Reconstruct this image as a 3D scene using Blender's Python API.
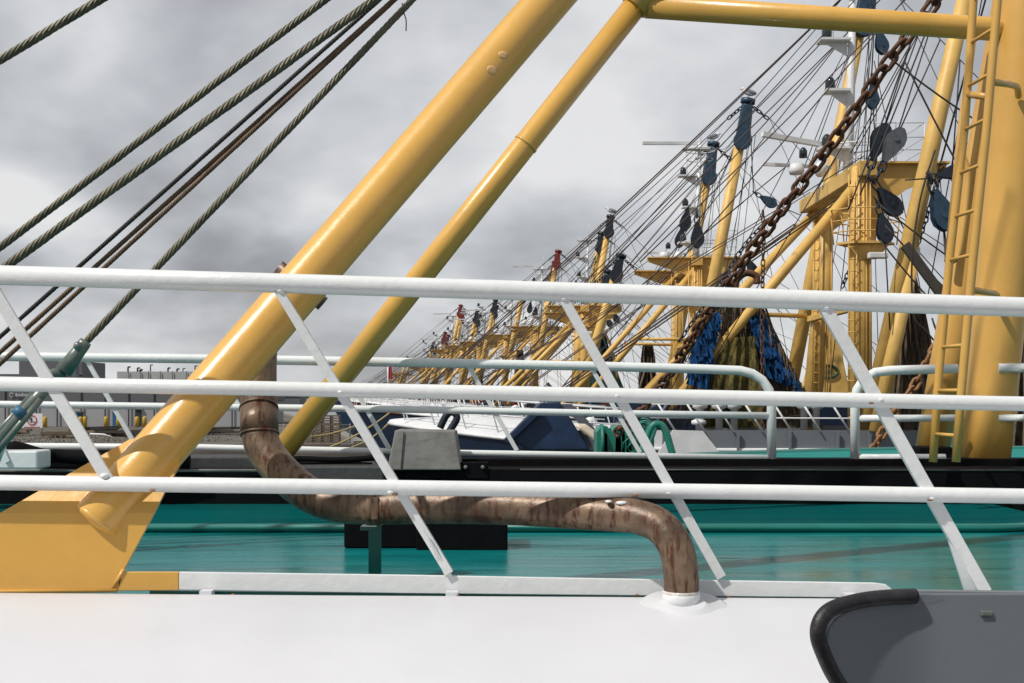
import bpy, math, random
from mathutils import Vector, Matrix, noise
random.seed(7)
S = bpy.context.scene
for o in list(bpy.data.objects): bpy.data.objects.remove(o)
COL = S.collection
R = math.radians
H = 5.6            # camera height above the water
F = 1200.0         # focal length in pixels

# ------------------------------------------------------------------ camera, sky, sun, exposure
cam = bpy.data.objects.new('camera', bpy.data.cameras.new('camera'))
COL.objects.link(cam)
cam.location = (0, 0, H); cam.rotation_euler = (R(90), 0, 0)
cam.data.sensor_width = 36; cam.data.lens = 36*F/1024; cam.data.shift_y = 53.5/1024
cam.data.clip_end = 6000; cam.data.clip_start = 0.05
S.camera = cam
S.view_settings.view_transform = 'Standard'; S.view_settings.look = 'None'
S.view_settings.exposure = 0.07; S.view_settings.gamma = 1
S.view_settings.use_curve_mapping = False

SUN = Vector((-0.50, -0.335, 0.76)).normalized()     # direction towards the sun
sl = bpy.data.lights.new('sun', 'SUN'); so = bpy.data.objects.new('sun', sl); COL.objects.link(so)
sl.energy = 3.3; sl.angle = R(1.0); sl.color = (1.0, 0.955, 0.88)
so.rotation_euler = SUN.to_track_quat('Z', 'Y').to_euler(); so.location = (-20, -20, 40)

W = bpy.data.worlds.new('World'); S.world = W; W.use_nodes = True
nt = W.node_tree; nt.nodes.clear()
def N(nt, t, **k):
    n = nt.nodes.new(t)
    for a, b in k.items(): setattr(n, a, b)
    return n
out = N(nt, 'ShaderNodeOutputWorld'); bg = N(nt, 'ShaderNodeBackground'); bg.inputs[1].default_value = 0.1
sky = N(nt, 'ShaderNodeTexSky'); sky.sky_type = 'NISHITA'; sky.sun_disc = False
sky.sun_elevation = math.asin(SUN.z); sky.sun_rotation = math.atan2(SUN.x, SUN.y)
tc = N(nt, 'ShaderNodeTexCoord'); sx = N(nt, 'ShaderNodeSeparateXYZ'); nt.links.new(tc.outputs['Generated'], sx.inputs[0])
zz = N(nt, 'ShaderNodeMath', operation='MAXIMUM'); nt.links.new(sx.outputs[2], zz.inputs[0]); zz.inputs[1].default_value = 0.0
za = N(nt, 'ShaderNodeMath', operation='ADD'); nt.links.new(zz.outputs[0], za.inputs[0]); za.inputs[1].default_value = 0.42
dx = N(nt, 'ShaderNodeMath', operation='DIVIDE'); nt.links.new(sx.outputs[0], dx.inputs[0]); nt.links.new(za.outputs[0], dx.inputs[1])
dy = N(nt, 'ShaderNodeMath', operation='DIVIDE'); nt.links.new(sx.outputs[1], dy.inputs[0]); nt.links.new(za.outputs[0], dy.inputs[1])
cx = N(nt, 'ShaderNodeCombineXYZ'); nt.links.new(dx.outputs[0], cx.inputs[0]); nt.links.new(dy.outputs[0], cx.inputs[1])
cx.inputs[2].default_value = 7.7
n1 = N(nt, 'ShaderNodeTexNoise'); n1.inputs['Scale'].default_value = 1.9; n1.inputs['Detail'].default_value = 4
n1.inputs['Roughness'].default_value = 0.45; n1.inputs['Distortion'].default_value = 0.4
nt.links.new(cx.outputs[0], n1.inputs['Vector'])
n2 = N(nt, 'ShaderNodeTexNoise'); n2.inputs['Scale'].default_value = 5.2; n2.inputs['Detail'].default_value = 6
n2.inputs['Roughness'].default_value = 0.55; nt.links.new(cx.outputs[0], n2.inputs['Vector'])
mxn = N(nt, 'ShaderNodeMix'); mxn.data_type = 'FLOAT'; mxn.inputs[0].default_value = 0.20
nt.links.new(n1.outputs[0], mxn.inputs[2]); nt.links.new(n2.outputs[0], mxn.inputs[3])
cr = N(nt, 'ShaderNodeValToRGB'); e = cr.color_ramp.elements
e[0].position = 0.39; e[0].color = (0.225, 0.23, 0.24, 1)
e[1].position = 0.63; e[1].color = (0.66, 0.655, 0.655, 1)
m_ = e.new(0.475); m_.color = (0.35, 0.357, 0.375, 1)
m_ = e.new(0.555); m_.color = (0.50, 0.51, 0.53, 1)
nt.links.new(mxn.outputs[0], cr.inputs[0])
sc = N(nt, 'ShaderNodeVectorMath', operation='SCALE'); sc.inputs[3].default_value = 11.8
nt.links.new(cr.outputs[0], sc.inputs[0])
mx = N(nt, 'ShaderNodeMix'); mx.data_type = 'RGBA'; mx.inputs[0].default_value = 0.93
nt.links.new(sky.outputs[0], mx.inputs[6]); nt.links.new(sc.outputs[0], mx.inputs[7])
nt.links.new(mx.outputs[2], bg.inputs[0]); nt.links.new(bg.outputs[0], out.inputs[0])

# ------------------------------------------------------------------ materials
MATS = {}
def mat(name, col, rough=0.45, metal=0.0, coat=0.0, var=0.12, vscale=6.0, bump=0.0, bscale=60.0,
        stain=None, stain_amt=0.5, sscale=(8, 8, 8), swidth=0.08, spec=0.5, rvar=0.0, stretch=None, dark=None):
    if name in MATS: return MATS[name]
    m = bpy.data.materials.new(name); m.use_nodes = True; t = m.node_tree
    b = t.nodes['Principled BSDF']
    b.inputs['Metallic'].default_value = metal; b.inputs['Roughness'].default_value = rough
    b.inputs['Specular IOR Level'].default_value = spec
    b.inputs['Coat Weight'].default_value = coat; b.inputs['Coat Roughness'].default_value = 0.12
    c = N(t, 'ShaderNodeTexCoord'); mp = N(t, 'ShaderNodeMapping'); t.links.new(c.outputs['Object'], mp.inputs[0])
    if stretch: mp.inputs['Scale'].default_value = stretch
    nz = N(t, 'ShaderNodeTexNoise'); nz.inputs['Scale'].default_value = vscale; nz.inputs['Detail'].default_value = 6
    nz.inputs['Roughness'].default_value = 0.6; t.links.new(mp.outputs[0], nz.inputs['Vector'])
    rp = N(t, 'ShaderNodeValToRGB'); rp.color_ramp.elements[0].position = 0.3; rp.color_ramp.elements[1].position = 0.7
    lo = dark if dark else tuple(x*(1-var) for x in col); hi = tuple(min(1, x*(1+var*0.6)) for x in col)
    rp.color_ramp.elements[0].color = (*lo, 1); rp.color_ramp.elements[1].color = (*hi, 1)
    t.links.new(nz.outputs[0], rp.inputs[0]); src = rp.outputs[0]
    if stain:
        m2 = N(t, 'ShaderNodeMapping'); m2.inputs['Scale'].default_value = sscale; t.links.new(c.outputs['Object'], m2.inputs[0])
        n2_ = N(t, 'ShaderNodeTexNoise'); n2_.inputs['Scale'].default_value = 1; n2_.inputs['Detail'].default_value = 8
        n2_.inputs['Roughness'].default_value = 0.65
        t.links.new(m2.outputs[0], n2_.inputs['Vector'])
        r2 = N(t, 'ShaderNodeValToRGB'); r2.color_ramp.elements[0].position = 1-stain_amt; r2.color_ramp.elements[1].position = min(1, 1-stain_amt+swidth)
        t.links.new(n2_.outputs[0], r2.inputs[0])
        mm = N(t, 'ShaderNodeMix'); mm.data_type = 'RGBA'; t.links.new(r2.outputs[0], mm.inputs[0])
        t.links.new(src, mm.inputs[6]); mm.inputs[7].default_value = (*stain, 1); src = mm.outputs[2]
    t.links.new(src, b.inputs['Base Color'])
    if rvar:
        ma = N(t, 'ShaderNodeMapRange'); ma.inputs['To Min'].default_value = max(0.03, rough-rvar); ma.inputs['To Max'].default_value = rough+rvar
        ma.inputs['From Min'].default_value = 0.3; ma.inputs['From Max'].default_value = 0.7
        t.links.new(nz.outputs[0], ma.inputs[0]); t.links.new(ma.outputs[0], b.inputs['Roughness'])
    if bump:
        nb = N(t, 'ShaderNodeTexNoise'); nb.inputs['Scale'].default_value = bscale; nb.inputs['Detail'].default_value = 4
        t.links.new(mp.outputs[0], nb.inputs['Vector'])
        bp = N(t, 'ShaderNodeBump'); bp.inputs['Strength'].default_value = 1.0; bp.inputs['Distance'].default_value = bump
        t.links.new(nb.outputs[0], bp.inputs['Height']); t.links.new(bp.outputs[0], b.inputs['Normal'])
    MATS[name] = m; return m

RUST = (0.13, 0.045, 0.018)
YEL = mat('yellow_paint', (0.74, 0.415, 0.085), 0.33, coat=0.45, var=0.10, vscale=3, bump=0.0012, bscale=22, stain=(0.60, 0.30, 0.05), stain_amt=0.40, sscale=(3, 3, 3), swidth=0.2)
YELM = mat('yellow_mast_paint', (0.66, 0.37, 0.085), 0.4, coat=0.15, var=0.10, vscale=2.5, bump=0.0012, bscale=14, stain=(0.38, 0.19, 0.035), stain_amt=0.40, sscale=(6, 6, 0.6), swidth=0.25)
YELF = mat('weathered_yellow_paint', (0.72, 0.45, 0.125), 0.5, var=0.22, vscale=1.4, stain=(0.25, 0.11, 0.03), stain_amt=0.40, sscale=(2.5, 2.5, 0.7), swidth=0.12)
WHT = mat('white_rail_paint', (0.78, 0.80, 0.80), 0.34, coat=0.25, var=0.05, vscale=9, bump=0.0016, bscale=38, stain=(0.55, 0.50, 0.42), stain_amt=0.30, sscale=(20, 20, 20))
WHD = mat('white_deck_paint', (0.645, 0.65, 0.68), 0.42, coat=0.1, var=0.05, vscale=1.6, bump=0.0012, bscale=12, rvar=0.08, stain=(0.58, 0.58, 0.60), stain_amt=0.38, sscale=(1.2, 2.5, 2.5), swidth=0.2)
PALE = mat('pale_green_white_paint', (0.76, 0.80, 0.80), 0.36, coat=0.25, var=0.06, vscale=5, bump=0.0015, bscale=30)
TEAL = mat('teal_deck_paint', (0.003, 0.168, 0.172), 0.22, spec=0.30, var=0.25, vscale=1.4, bump=0.0022, bscale=5, rvar=0.12, stretch=(0.5, 3.0, 1), stain=(0.010, 0.22, 0.235), stain_amt=0.42, sscale=(0.8, 4, 1), swidth=0.3)
TEALE = mat('teal_edge_paint', (0.004, 0.15, 0.125), 0.35, coat=0.3, var=0.15, vscale=4)
TEALM = mat('matt_teal_paint', (0.004, 0.21, 0.19), 0.6, spec=0.15, var=0.15, vscale=2)
TEALG = mat('glossy_teal_paint', (0.003, 0.16, 0.165), 0.12, spec=0.45, var=0.2, vscale=1.5, bump=0.0012, bscale=4, stretch=(0.5, 2.5, 1))
BLK = mat('black_bitumen_paint', (0.004, 0.004, 0.005), 0.8, spec=0.10, var=0.3, vscale=7, bump=0.004, bscale=22, stain=(0.03, 0.03, 0.03), stain_amt=0.30, sscale=(6, 6, 9), swidth=0.2)
RUB = mat('black_rubber', (0.012, 0.011, 0.014), 0.5, var=0.3, vscale=12, bump=0.003, bscale=50, stain=(0.05, 0.04, 0.045), stain_amt=0.45, sscale=(12, 12, 12), swidth=0.2)
DGR = mat('dark_grey_timber', (0.05, 0.05, 0.052), 0.6, var=0.3, vscale=9, bump=0.003, bscale=30)
GREY = mat('grey_bulwark_paint', (0.165, 0.18, 0.20), 0.5, var=0.06, vscale=1.5, bump=0.001, bscale=14, stain=(0.13, 0.142, 0.155), stain_amt=0.42, sscale=(3, 3, 0.8), swidth=0.3)
STEELBOX = mat('weathered_grey_steel', (0.19, 0.185, 0.175), 0.6, var=0.25, vscale=9, bump=0.002, bscale=40, stain=(0.10, 0.085, 0.07), stain_amt=0.44, sscale=(6, 6, 14), swidth=0.15)
PIPE = mat('rusty_pipe_metal', (0.24, 0.16, 0.10), 0.42, metal=0.2, var=0.35, vscale=7, bump=0.0016, bscale=60, stain=(0.085, 0.030, 0.015), stain_amt=0.50, sscale=(50, 35, 11), swidth=0.11, dark=(0.055, 0.036, 0.026))
ROPE = mat('greased_wire_rope', (0.135, 0.125, 0.085), 0.45, metal=0.35, var=0.4, vscale=14)
ROPEB = mat('rusty_wire_rope', (0.15, 0.095, 0.055), 0.55, metal=0.3, var=0.4, vscale=12)
WIRE = mat('thin_dark_wire', (0.025, 0.022, 0.021), 0.6, var=0.4, vscale=2)
WIREB = mat('thin_brown_wire', (0.06, 0.036, 0.026), 0.6, var=0.4, vscale=2)
CHN = mat('rusty_chain_iron', (0.12, 0.05, 0.023), 0.7, var=0.5, vscale=12, bump=0.003, bscale=60)
CHO = mat('orange_rust_chain', (0.30, 0.14, 0.05), 0.7, var=0.4, vscale=8)
GALV = mat('green_grey_galvanised_steel', (0.19, 0.225, 0.20), 0.35, metal=0.35, var=0.3, vscale=12, bump=0.001, bscale=50)
NAVY = mat('navy_blue_paint', (0.008, 0.019, 0.048), 0.4, coat=0.2, var=0.3, vscale=1.2, stain=(0.035, 0.045, 0.06), stain_amt=0.4, sscale=(2, 2, 1), swidth=0.2)
BLUE = mat('blue_steel_paint', (0.013, 0.035, 0.088), 0.45, var=0.35, vscale=3, stain=(0.09, 0.045, 0.025), stain_amt=0.38, sscale=(2.5, 2.5, 1.2), swidth=0.2)
REDP = mat('dark_red_paint', (0.20, 0.025, 0.025), 0.5, var=0.3, vscale=4)
GRNP = mat('green_hull_paint', (0.012, 0.10, 0.055), 0.45, var=0.25, vscale=2)
GRNW = mat('green_winch_paint', (0.02, 0.20, 0.15), 0.45, var=0.3, vscale=5, stain=(0.12, 0.06, 0.03), stain_amt=0.42, sscale=(5, 5, 5), swidth=0.1)
DBLK = mat('blue_black_block_steel', (0.020, 0.028, 0.042), 0.45, metal=0.2, var=0.4, vscale=8)
BSTL = mat('blue_block_steel', (0.025, 0.062, 0.105), 0.45, metal=0.1, var=0.4, vscale=8)
WFAR = mat('weathered_white_paint', (0.72, 0.73, 0.74), 0.45, var=0.12, vscale=2.5, stain=(0.42, 0.36, 0.30), stain_amt=0.34, sscale=(2, 2, 2))
CREAM = mat('cream_paint', (0.70, 0.60, 0.46), 0.45, var=0.1, vscale=3, stain=(0.55, 0.27, 0.09), stain_amt=0.42, sscale=(3, 3, 1.5), swidth=0.2)
NET = mat('brown_trawl_net', (0.21, 0.16, 0.115), 0.9, var=0.5, vscale=2.2, bump=0.02, bscale=30, stain=(0.055, 0.042, 0.03), stain_amt=0.50, sscale=(16, 16, 3), swidth=0.12, spec=0.15)
NETY = mat('olive_trawl_net', (0.14, 0.11, 0.035), 0.9, var=0.7, vscale=3, bump=0.02, bscale=25, stain=(0.05, 0.048, 0.02), stain_amt=0.52, sscale=(7, 7, 5), swidth=0.1, spec=0.15)
FRAY = mat('blue_net_fray', (0.010, 0.065, 0.19), 0.85, var=0.8, vscale=5, spec=0.2)
LBLU = mat('light_blue_tape', (0.05, 0.16, 0.28), 0.5)
QUAYM = mat('quay_gravel', (0.115, 0.10, 0.085), 0.9, var=0.35, vscale=0.25, stain=(0.055, 0.05, 0.035), stain_amt=0.46, sscale=(0.25, 0.6, 1), swidth=0.15)
CONC = mat('quay_concrete', (0.22, 0.21, 0.19), 0.85, var=0.25, vscale=0.6)
WALLD = mat('dark_grey_cladding', (0.11, 0.115, 0.125), 0.6, var=0.08, vscale=0.3)
WALLL = mat('light_grey_cladding', (0.34, 0.345, 0.36), 0.6, var=0.06, vscale=0.3, stretch=(3, 3, 0.3))
WALLW = mat('pale_silo_cladding', (0.42, 0.43, 0.43), 0.5, var=0.08, vscale=1)
DOORD = mat('dark_door_opening', (0.03, 0.03, 0.034), 0.7)
DOORB = mat('blue_door_paint', (0.02, 0.11, 0.24), 0.5)
BINY = mat('yellow_bollard_paint', (0.50, 0.33, 0.03), 0.5)
WOOD = mat('weathered_wood', (0.17, 0.13, 0.09), 0.85, var=0.4, vscale=3)
DWOOD = mat('dark_timber', (0.05, 0.042, 0.034), 0.85, var=0.4, vscale=2)
SIGNW = mat('white_sign_face', (0.78, 0.78, 0.80), 0.4, var=0.02)
SIGNR = mat('red_sign_ring', (0.52, 0.02, 0.03), 0.4, var=0.02)
SIGNB = mat('black_sign_print', (0.015, 0.015, 0.015), 0.5)
EMB = mat('dark_green_emblem', (0.02, 0.075, 0.03), 0.5)
GLAS = mat('dark_glass', (0.02, 0.03, 0.035), 0.1)
GRASS = mat('scrub_green', (0.06, 0.075, 0.025), 0.9, var=0.4, vscale=1)
TREEL = mat('far_tree_foliage', (0.04, 0.055, 0.035), 0.9, var=0.4, vscale=0.2)
GULLW = mat('white_plumage', (0.75, 0.75, 0.74), 0.7, var=0.05)
GULLG = mat('grey_plumage', (0.25, 0.26, 0.28), 0.7, var=0.1)
BEAK = mat('yellow_beak', (0.6, 0.35, 0.05), 0.5)
CREAMCHIP = mat('cream_primer', (0.72, 0.46, 0.20), 0.5, var=0.2, vscale=20)
LICH = mat('pale_gasket_paint', (0.62, 0.56, 0.50), 0.6, var=0.2, vscale=40, stain=(0.75, 0.75, 0.75), stain_amt=0.5, sscale=(60, 60, 60))

# ------------------------------------------------------------------ mesh helpers
def V(*a): return Vector(a)
def P(px, py, Y):                          # a point of the place seen at that bearing, Y metres ahead
    return Vector(((px-512)/F*Y, Y, H+(395-py)/F*Y))
def frame(d, ref=None):
    d = d.normalized(); r = ref or (V(0, 0, 1) if abs(d.z) < 0.95 else V(0, 1, 0))
    a = d.cross(r).normalized(); b = a.cross(d).normalized(); return a, b
class MB:
    def __init__(s): s.v = []; s.f = []; s.s = []
    def face(s, ids, sm=False): s.f.append(tuple(ids)); s.s.append(sm)
    def tube(s, pts, r, n=12, cap=True, dome=False, sm=True):
        pts = [Vector(p) for p in pts]; k = len(pts)
        rs = r if isinstance(r, (list, tuple)) else [r]*k
        d0 = (pts[1]-pts[0]).normalized(); a, b = frame(d0); rings = []
        for i, p in enumerate(pts):
            if i == 0: d = pts[1]-pts[0]
            elif i == k-1: d = pts[-1]-pts[-2]
            else: d = (pts[i]-pts[i-1]).normalized()+(pts[i+1]-pts[i]).normalized()
            d.normalize(); a = (a-d*a.dot(d)).normalized(); b = d.cross(a)
            base = len(s.v)
            for j in range(n):
                t = 2*math.pi*j/n; s.v.append(p+(a*math.cos(t)+b*math.sin(t))*rs[i])
            rings.append(base)
        for i in range(k-1):
            for j in range(n):
                s.face((rings[i]+j, rings[i]+(j+1) % n, rings[i+1]+(j+1) % n, rings[i+1]+j), sm)
        if cap:
            s.face([rings[0]+j for j in reversed(range(n))]); s.face([rings[-1]+j for j in range(n)])
        return s
    def bar(s, p0, p1, w, t, ref=None):     # rectangular bar; w across ref, t along ref
        p0 = Vector(p0); p1 = Vector(p1); d = (p1-p0).normalized(); a, b = frame(d, ref)
        i = len(s.v)
        for p in (p0, p1):
            for (u, q) in ((-1, -1), (1, -1), (1, 1), (-1, 1)): s.v.append(p+a*u*w/2+b*q*t/2)
        for q in ((3, 2, 1, 0), (4, 5, 6, 7), (0, 1, 5, 4), (1, 2, 6, 5), (2, 3, 7, 6), (3, 0, 4, 7)): s.face([i+x for x in q])
        return s
    def box(s, c, sz, rz=0):
        c = Vector(c); i = len(s.v); M = Matrix.Rotation(rz, 3, 'Z')
        for z in (-1, 1):
            for (x, y) in ((-1, -1), (1, -1), (1, 1), (-1, 1)): s.v.append(c+M @ V(x*sz[0]/2, y*sz[1]/2, z*sz[2]/2))
        for q in ((3, 2, 1, 0), (4, 5, 6, 7), (0, 1, 5, 4), (1, 2, 6, 5), (2, 3, 7, 6), (3, 0, 4, 7)): s.face([i+x for x in q])
        return s
    def prism(s, poly, off, sm=False):      # polygon (3-D points) pushed along off
        i = len(s.v); n = len(poly); off = Vector(off)
        for p in poly: s.v.append(Vector(p))
        for p in poly: s.v.append(Vector(p)+off)
        s.face([i+j for j in range(n)]); s.face([i+n+j for j in reversed(range(n))])
        for j in range(n): s.face((i+j, i+n+j, i+n+(j+1) % n, i+(j+1) % n), sm)
        return s
    def grid(s, fn, nu, nv, sm=True):
        i = len(s.v)
        for a in range(nu+1):
            for b in range(nv+1): s.v.append(Vector(fn(a/nu, b/nv)))
        for a in range(nu):
            for b in range(nv):
                q = i+a*(nv+1)+b; s.face((q, q+nv+1, q+nv+2, q+1), sm)
        return s
    def ball(s, c, r, n=10, m=7, M=None):
        c = Vector(c); r = r if isinstance(r, (list, tuple)) else (r, r, r); i = len(s.v)
        for a in range(m+1):
            t = math.pi*a/m
            for b in range(n):
                u = 2*math.pi*b/n; p = V(r[0]*math.sin(t)*math.cos(u), r[1]*math.sin(t)*math.sin(u), r[2]*math.cos(t))
                s.v.append(c+(M @ p if M else p))
        for a in range(m):
            for b in range(n):
                s.face((i+a*n+b, i+(a+1)*n+b, i+(a+1)*n+(b+1) % n, i+a*n+(b+1) % n), True)
        return s
    def lathe(s, c, prof, n=16, axis=None):
        c = Vector(c); ax = Vector(axis or (0, 0, 1)).normalized(); a, b = frame(ax); i = len(s.v)
        for (r, z) in prof:
            for j in range(n):
                t = 2*math.pi*j/n; s.v.append(c+ax*z+(a*math.cos(t)+b*math.sin(t))*r)
        for k in range(len(prof)-1):
            for j in range(n): s.face((i+k*n+j, i+k*n+(j+1) % n, i+(k+1)*n+(j+1) % n, i+(k+1)*n+j), True)
        s.face([i+j for j in reversed(range(n))]); s.face([i+(len(prof)-1)*n+j for j in range(n)])
        return s
    def link(s, c, d, up, L, Wd, r, n=6, k=10):    # one oval chain link
        d = d.normalized(); a = d.cross(up)
        if a.length < 1e-3: a = d.cross(V(1, 0, 0))
        a.normalize(); st = (L-Wd)/2; pts = []
        for j in range(k):
            t = 2*math.pi*j/k; x = math.cos(t)*Wd/2; y = math.sin(t)*Wd/2; x += st if math.cos(t) >= 0 else -st
            pts.append(c+d*x+a*y)
        nn = d.cross(a).normalized(); base = len(s.v)
        for j, p in enumerate(pts):
            tg = (pts[(j+1) % k]-pts[j-1]).normalized(); o = tg.cross(nn)
            for q in range(n):
                t = 2*math.pi*q/n; s.v.append(p+o*math.cos(t)*r+nn*math.sin(t)*r)
        for j in range(k):
            for q in range(n):
                j2 = (j+1) % k; s.face((base+j*n+q, base+j*n+(q+1) % n, base+j2*n+(q+1) % n, base+j2*n+q), True)
    def chain(s, pts, L, Wd, r, n=6, k=10):
        pts = [Vector(p) for p in pts]; pitch = L-2*r; acc = 0; c = 0; i = 0; pos = pts[0].copy(); tot = sum((pts[j+1]-pts[j]).length for j in range(len(pts)-1))
        dist = 0
        def at(t):
            for j in range(len(pts)-1):
                l = (pts[j+1]-pts[j]).length
                if t <= l or j == len(pts)-2: return pts[j]+(pts[j+1]-pts[j])*(t/l), (pts[j+1]-pts[j])
                t -= l
        t = L/2
        while t < tot:
            p, d = at(t); dn = d.normalized(); side = dn.cross(V(0.05, 1, 0)).normalized(); dep = dn.cross(side)
            tw = random.uniform(-0.25, 0.25); a0_ = 0.62+tw if c % 2 else 0.62+math.pi/2+tw
            w_ = side*math.cos(a0_)+dep*math.sin(a0_)
            jit = V(random.uniform(-1, 1), random.uniform(-1, 1), random.uniform(-1, 1))*0.07
            s.link(p, dn+jit, w_.cross(dn), L, Wd, r, n, k); t += pitch; c += 1
        return s
    def rope(s, p0, p1, R_, lay, strands=6, n=6, step=10):   # laid wire rope of real strands
        p0 = Vector(p0); p1 = Vector(p1); L = (p1-p0).length; d = (p1-p0)/L; a, b = frame(d)
        k = max(8, int(L/lay*step)); rs = R_*0.40; rc = R_-rs*0.95
        for q in range(strands):
            ph = 2*math.pi*q/strands; pts = []
            for i in range(k+1):
                t = 2*math.pi*(L*i/k)/lay+ph; pts.append(p0+d*(L*i/k)+(a*math.cos(t)+b*math.sin(t))*rc)
            s.tube(pts, rs, n, cap=False)
        s.tube([p0, p1], rc*0.95, 8)
        return s
    def build(s, name, m, parent=None, bev=0):
        o0 = parent.matrix_basis.translation if parent is not None and parent.parent is None else V(0, 0, 0)
        if parent is not None and parent.parent is not None: o0 = parent['_o'] if '_o' in parent else V(0, 0, 0)
        me = bpy.data.meshes.new(name)
        root = parent
        while root is not None and root.parent is not None: root = root.parent
        org = root.location if root is not None else V(0, 0, 0)
        me.from_pydata([tuple(v-org) for v in s.v], [], s.f)
        me.polygons.foreach_set('use_smooth', s.s); me.validate(); me.update()
        me.materials.append(m)
        o = bpy.data.objects.new(name, me); COL.objects.link(o)
        if parent is not None: o.parent = parent
        if bev:
            bm = o.modifiers.new('Bevel', 'BEVEL'); bm.width = bev; bm.segments = 2; bm.limit_method = 'ANGLE'; bm.angle_limit = R(40)
        return o
def pieces(mb, name, m, parent=None, bev=0):      # every separate piece becomes an object of its own
    par = list(range(len(mb.v)))
    def fd(a):
        while par[a] != a: par[a] = par[par[a]]; a = par[a]
        return a
    for f in mb.f:
        for i in f[1:]: par[fd(i)] = fd(f[0])
    g = {}
    for k, f in enumerate(mb.f): g.setdefault(fd(f[0]), []).append(k)
    o = []
    for ks in g.values():
        n = MB(); mp = {}
        for k in ks:
            for i in mb.f[k]:
                if i not in mp: mp[i] = len(n.v); n.v.append(mb.v[i])
            n.face([mp[i] for i in mb.f[k]], mb.s[k])
        o.append(n.build(name, m, parent, bev))
    return o
def thing(name, label, cat, loc=(0, 0, 0), group=None):
    o = bpy.data.objects.new(name, None); COL.objects.link(o); o.location = loc; o.empty_display_size = 0.3
    o['label'] = label; o['category'] = cat
    if group: o['group'] = group
    return o
def tag(o, label, cat, group=None):
    o['label'] = label; o['category'] = cat
    if group: o['group'] = group
    return o
def struct(name, mb, m, kind='structure'):
    o = mb.build(name, m); o['kind'] = kind; return o
def smoothpath(pts, n=6):                   # Catmull-Rom
    pts = [Vector(p) for p in pts]; o = []
    q = [pts[0]*2-pts[1]]+pts+[pts[-1]*2-pts[-2]]
    for i in range(1, len(q)-2):
        for j in range(n):
            t = j/n; a, b, c, d = q[i-1], q[i], q[i+1], q[i+2]
            o.append(0.5*((2*b)+(c-a)*t+(2*a-5*b+4*c-d)*t*t+(3*b-a-3*c+d)*t**3))
    o.append(pts[-1]); return o
def sagline(a, b, sag, n=8):
    a = Vector(a); b = Vector(b)
    return [a.lerp(b, i/n)-V(0, 0, sag*4*(i/n)*(1-i/n)) for i in range(n+1)]

# ------------------------------------------------------------------ ground, water, quay
QZ = H-3.2
w = MB(); w.grid(lambda u, v: (-2500+5000*u, -300+4300*v, 0), 2, 2, False)
wm = mat('harbour_water', (0.02, 0.03, 0.032), 0.12, var=0.3, vscale=0.05, bump=0.05, bscale=1.5)
struct('water', w, wm)
edge = [(-9.5, 78), (-13, 95), (-17.5, 118), (-24, 145), (-29, 165), (-39, 205), (-48, 235), (-75, 300), (-160, 460), (-420, 900), (-1500, 2500)]
poly = [V(x, y, QZ) for x, y in edge]+[V(-2400, 2500, QZ), V(-2400, 78, QZ)]
q = MB(); q.prism([p for p in poly], (0, 0, -QZ-1)); struct('quay_ground', q, QUAYM)
q = MB()
for (x0, y0), (x1, y1) in zip(edge[:9], edge[1:10]): q.bar((x0-0.4, y0, QZ+0.1), (x1-0.4, y1, QZ+0.1), 0.8, 0.22)
struct('quay_edge_kerb', q, CONC)
# far shore
q = MB(); pts = []
for i in range(60):
    x = -900+i*30; pts.append(V(x, 1500, 1))
for i in reversed(range(60)):
    x = -900+i*30; pts.append(V(x, 1500, H+1.5+3.5*noise.noise(V(i*0.35, 0, 0))))
q.prism(pts, (0, 60, 0)); struct('far_shore_woods', q, TREEL)

# ------------------------------------------------------------------ NEAR TRAWLER
near = thing('trawler', 'nearest trawler with white bow edge, teal foredeck and yellow tripod mast', 'fishing boat', (2, 5, 0))
YR = 3.47
# white whaleback side
def shp(u, v):
    X = -7+15*u
    prof = [(3.47, -0.640), (3.455, -0.588), (3.44, -0.5775), (3.40, -0.578), (3.32, -0.590), (3.1, -0.640), (2.9, -0.705), (2.72, -0.78), (2.5, -0.92), (2.38, -1.15), (2.34, -1.6), (2.34, -5.6)]
    k = v*(len(prof)-1); i = min(int(k), len(prof)-2); t = k-i
    y = prof[i][0]*(1-t)+prof[i+1][0]*t; z = prof[i][1]*(1-t)+prof[i+1][1]*t
    ins = 0.0
    if X < -4: ins = (X+4)**2*0.33
    return (X, y+ins, H+z-0.007*X+0.004*math.sin(X*2.3)*v)
m = MB(); m.grid(shp, 60, 44); m.build('hull', WHD, near)
# small weld line and rust dribble on the white plate
m = MB(); m.tube([P(0, 600, 3.41), P(150, 598.5, 3.41), P(205, 597, 3.42)], 0.003, 6); m.build('weld_bead', WHD, near)
# teal deck
m = MB(); dz = H-0.68
m.prism([V(-5, 3.475, dz), V(9, 3.475, dz), V(9, 7.26, dz), V(-5, 7.26, dz)], (0, 0, -0.02)); m.build('foredeck', TEAL, near)
# raised deck plate with rounded corner
pz = H-0.636; pl = [V(-4.2, 7.1, pz), V(-4.2, 5.95, pz)]
for i in range(9):
    t = -math.pi/2+math.pi/2*i/8; pl.append(V(2.35+0.45*math.cos(t), 6.4+0.45*math.sin(t), pz))
pl.append(V(2.8, 7.1, pz))
m = MB(); m.prism([p for p in pl], (0, 0, -0.043), sm=False); dk = m.build('deck_plate', TEALG, near)
m = MB(); m.tube([p+V(0, -0.008, -0.022) for p in pl[1:-1]], 0.021, 8); m.build('plate_edge', TEALE, dk)
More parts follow.
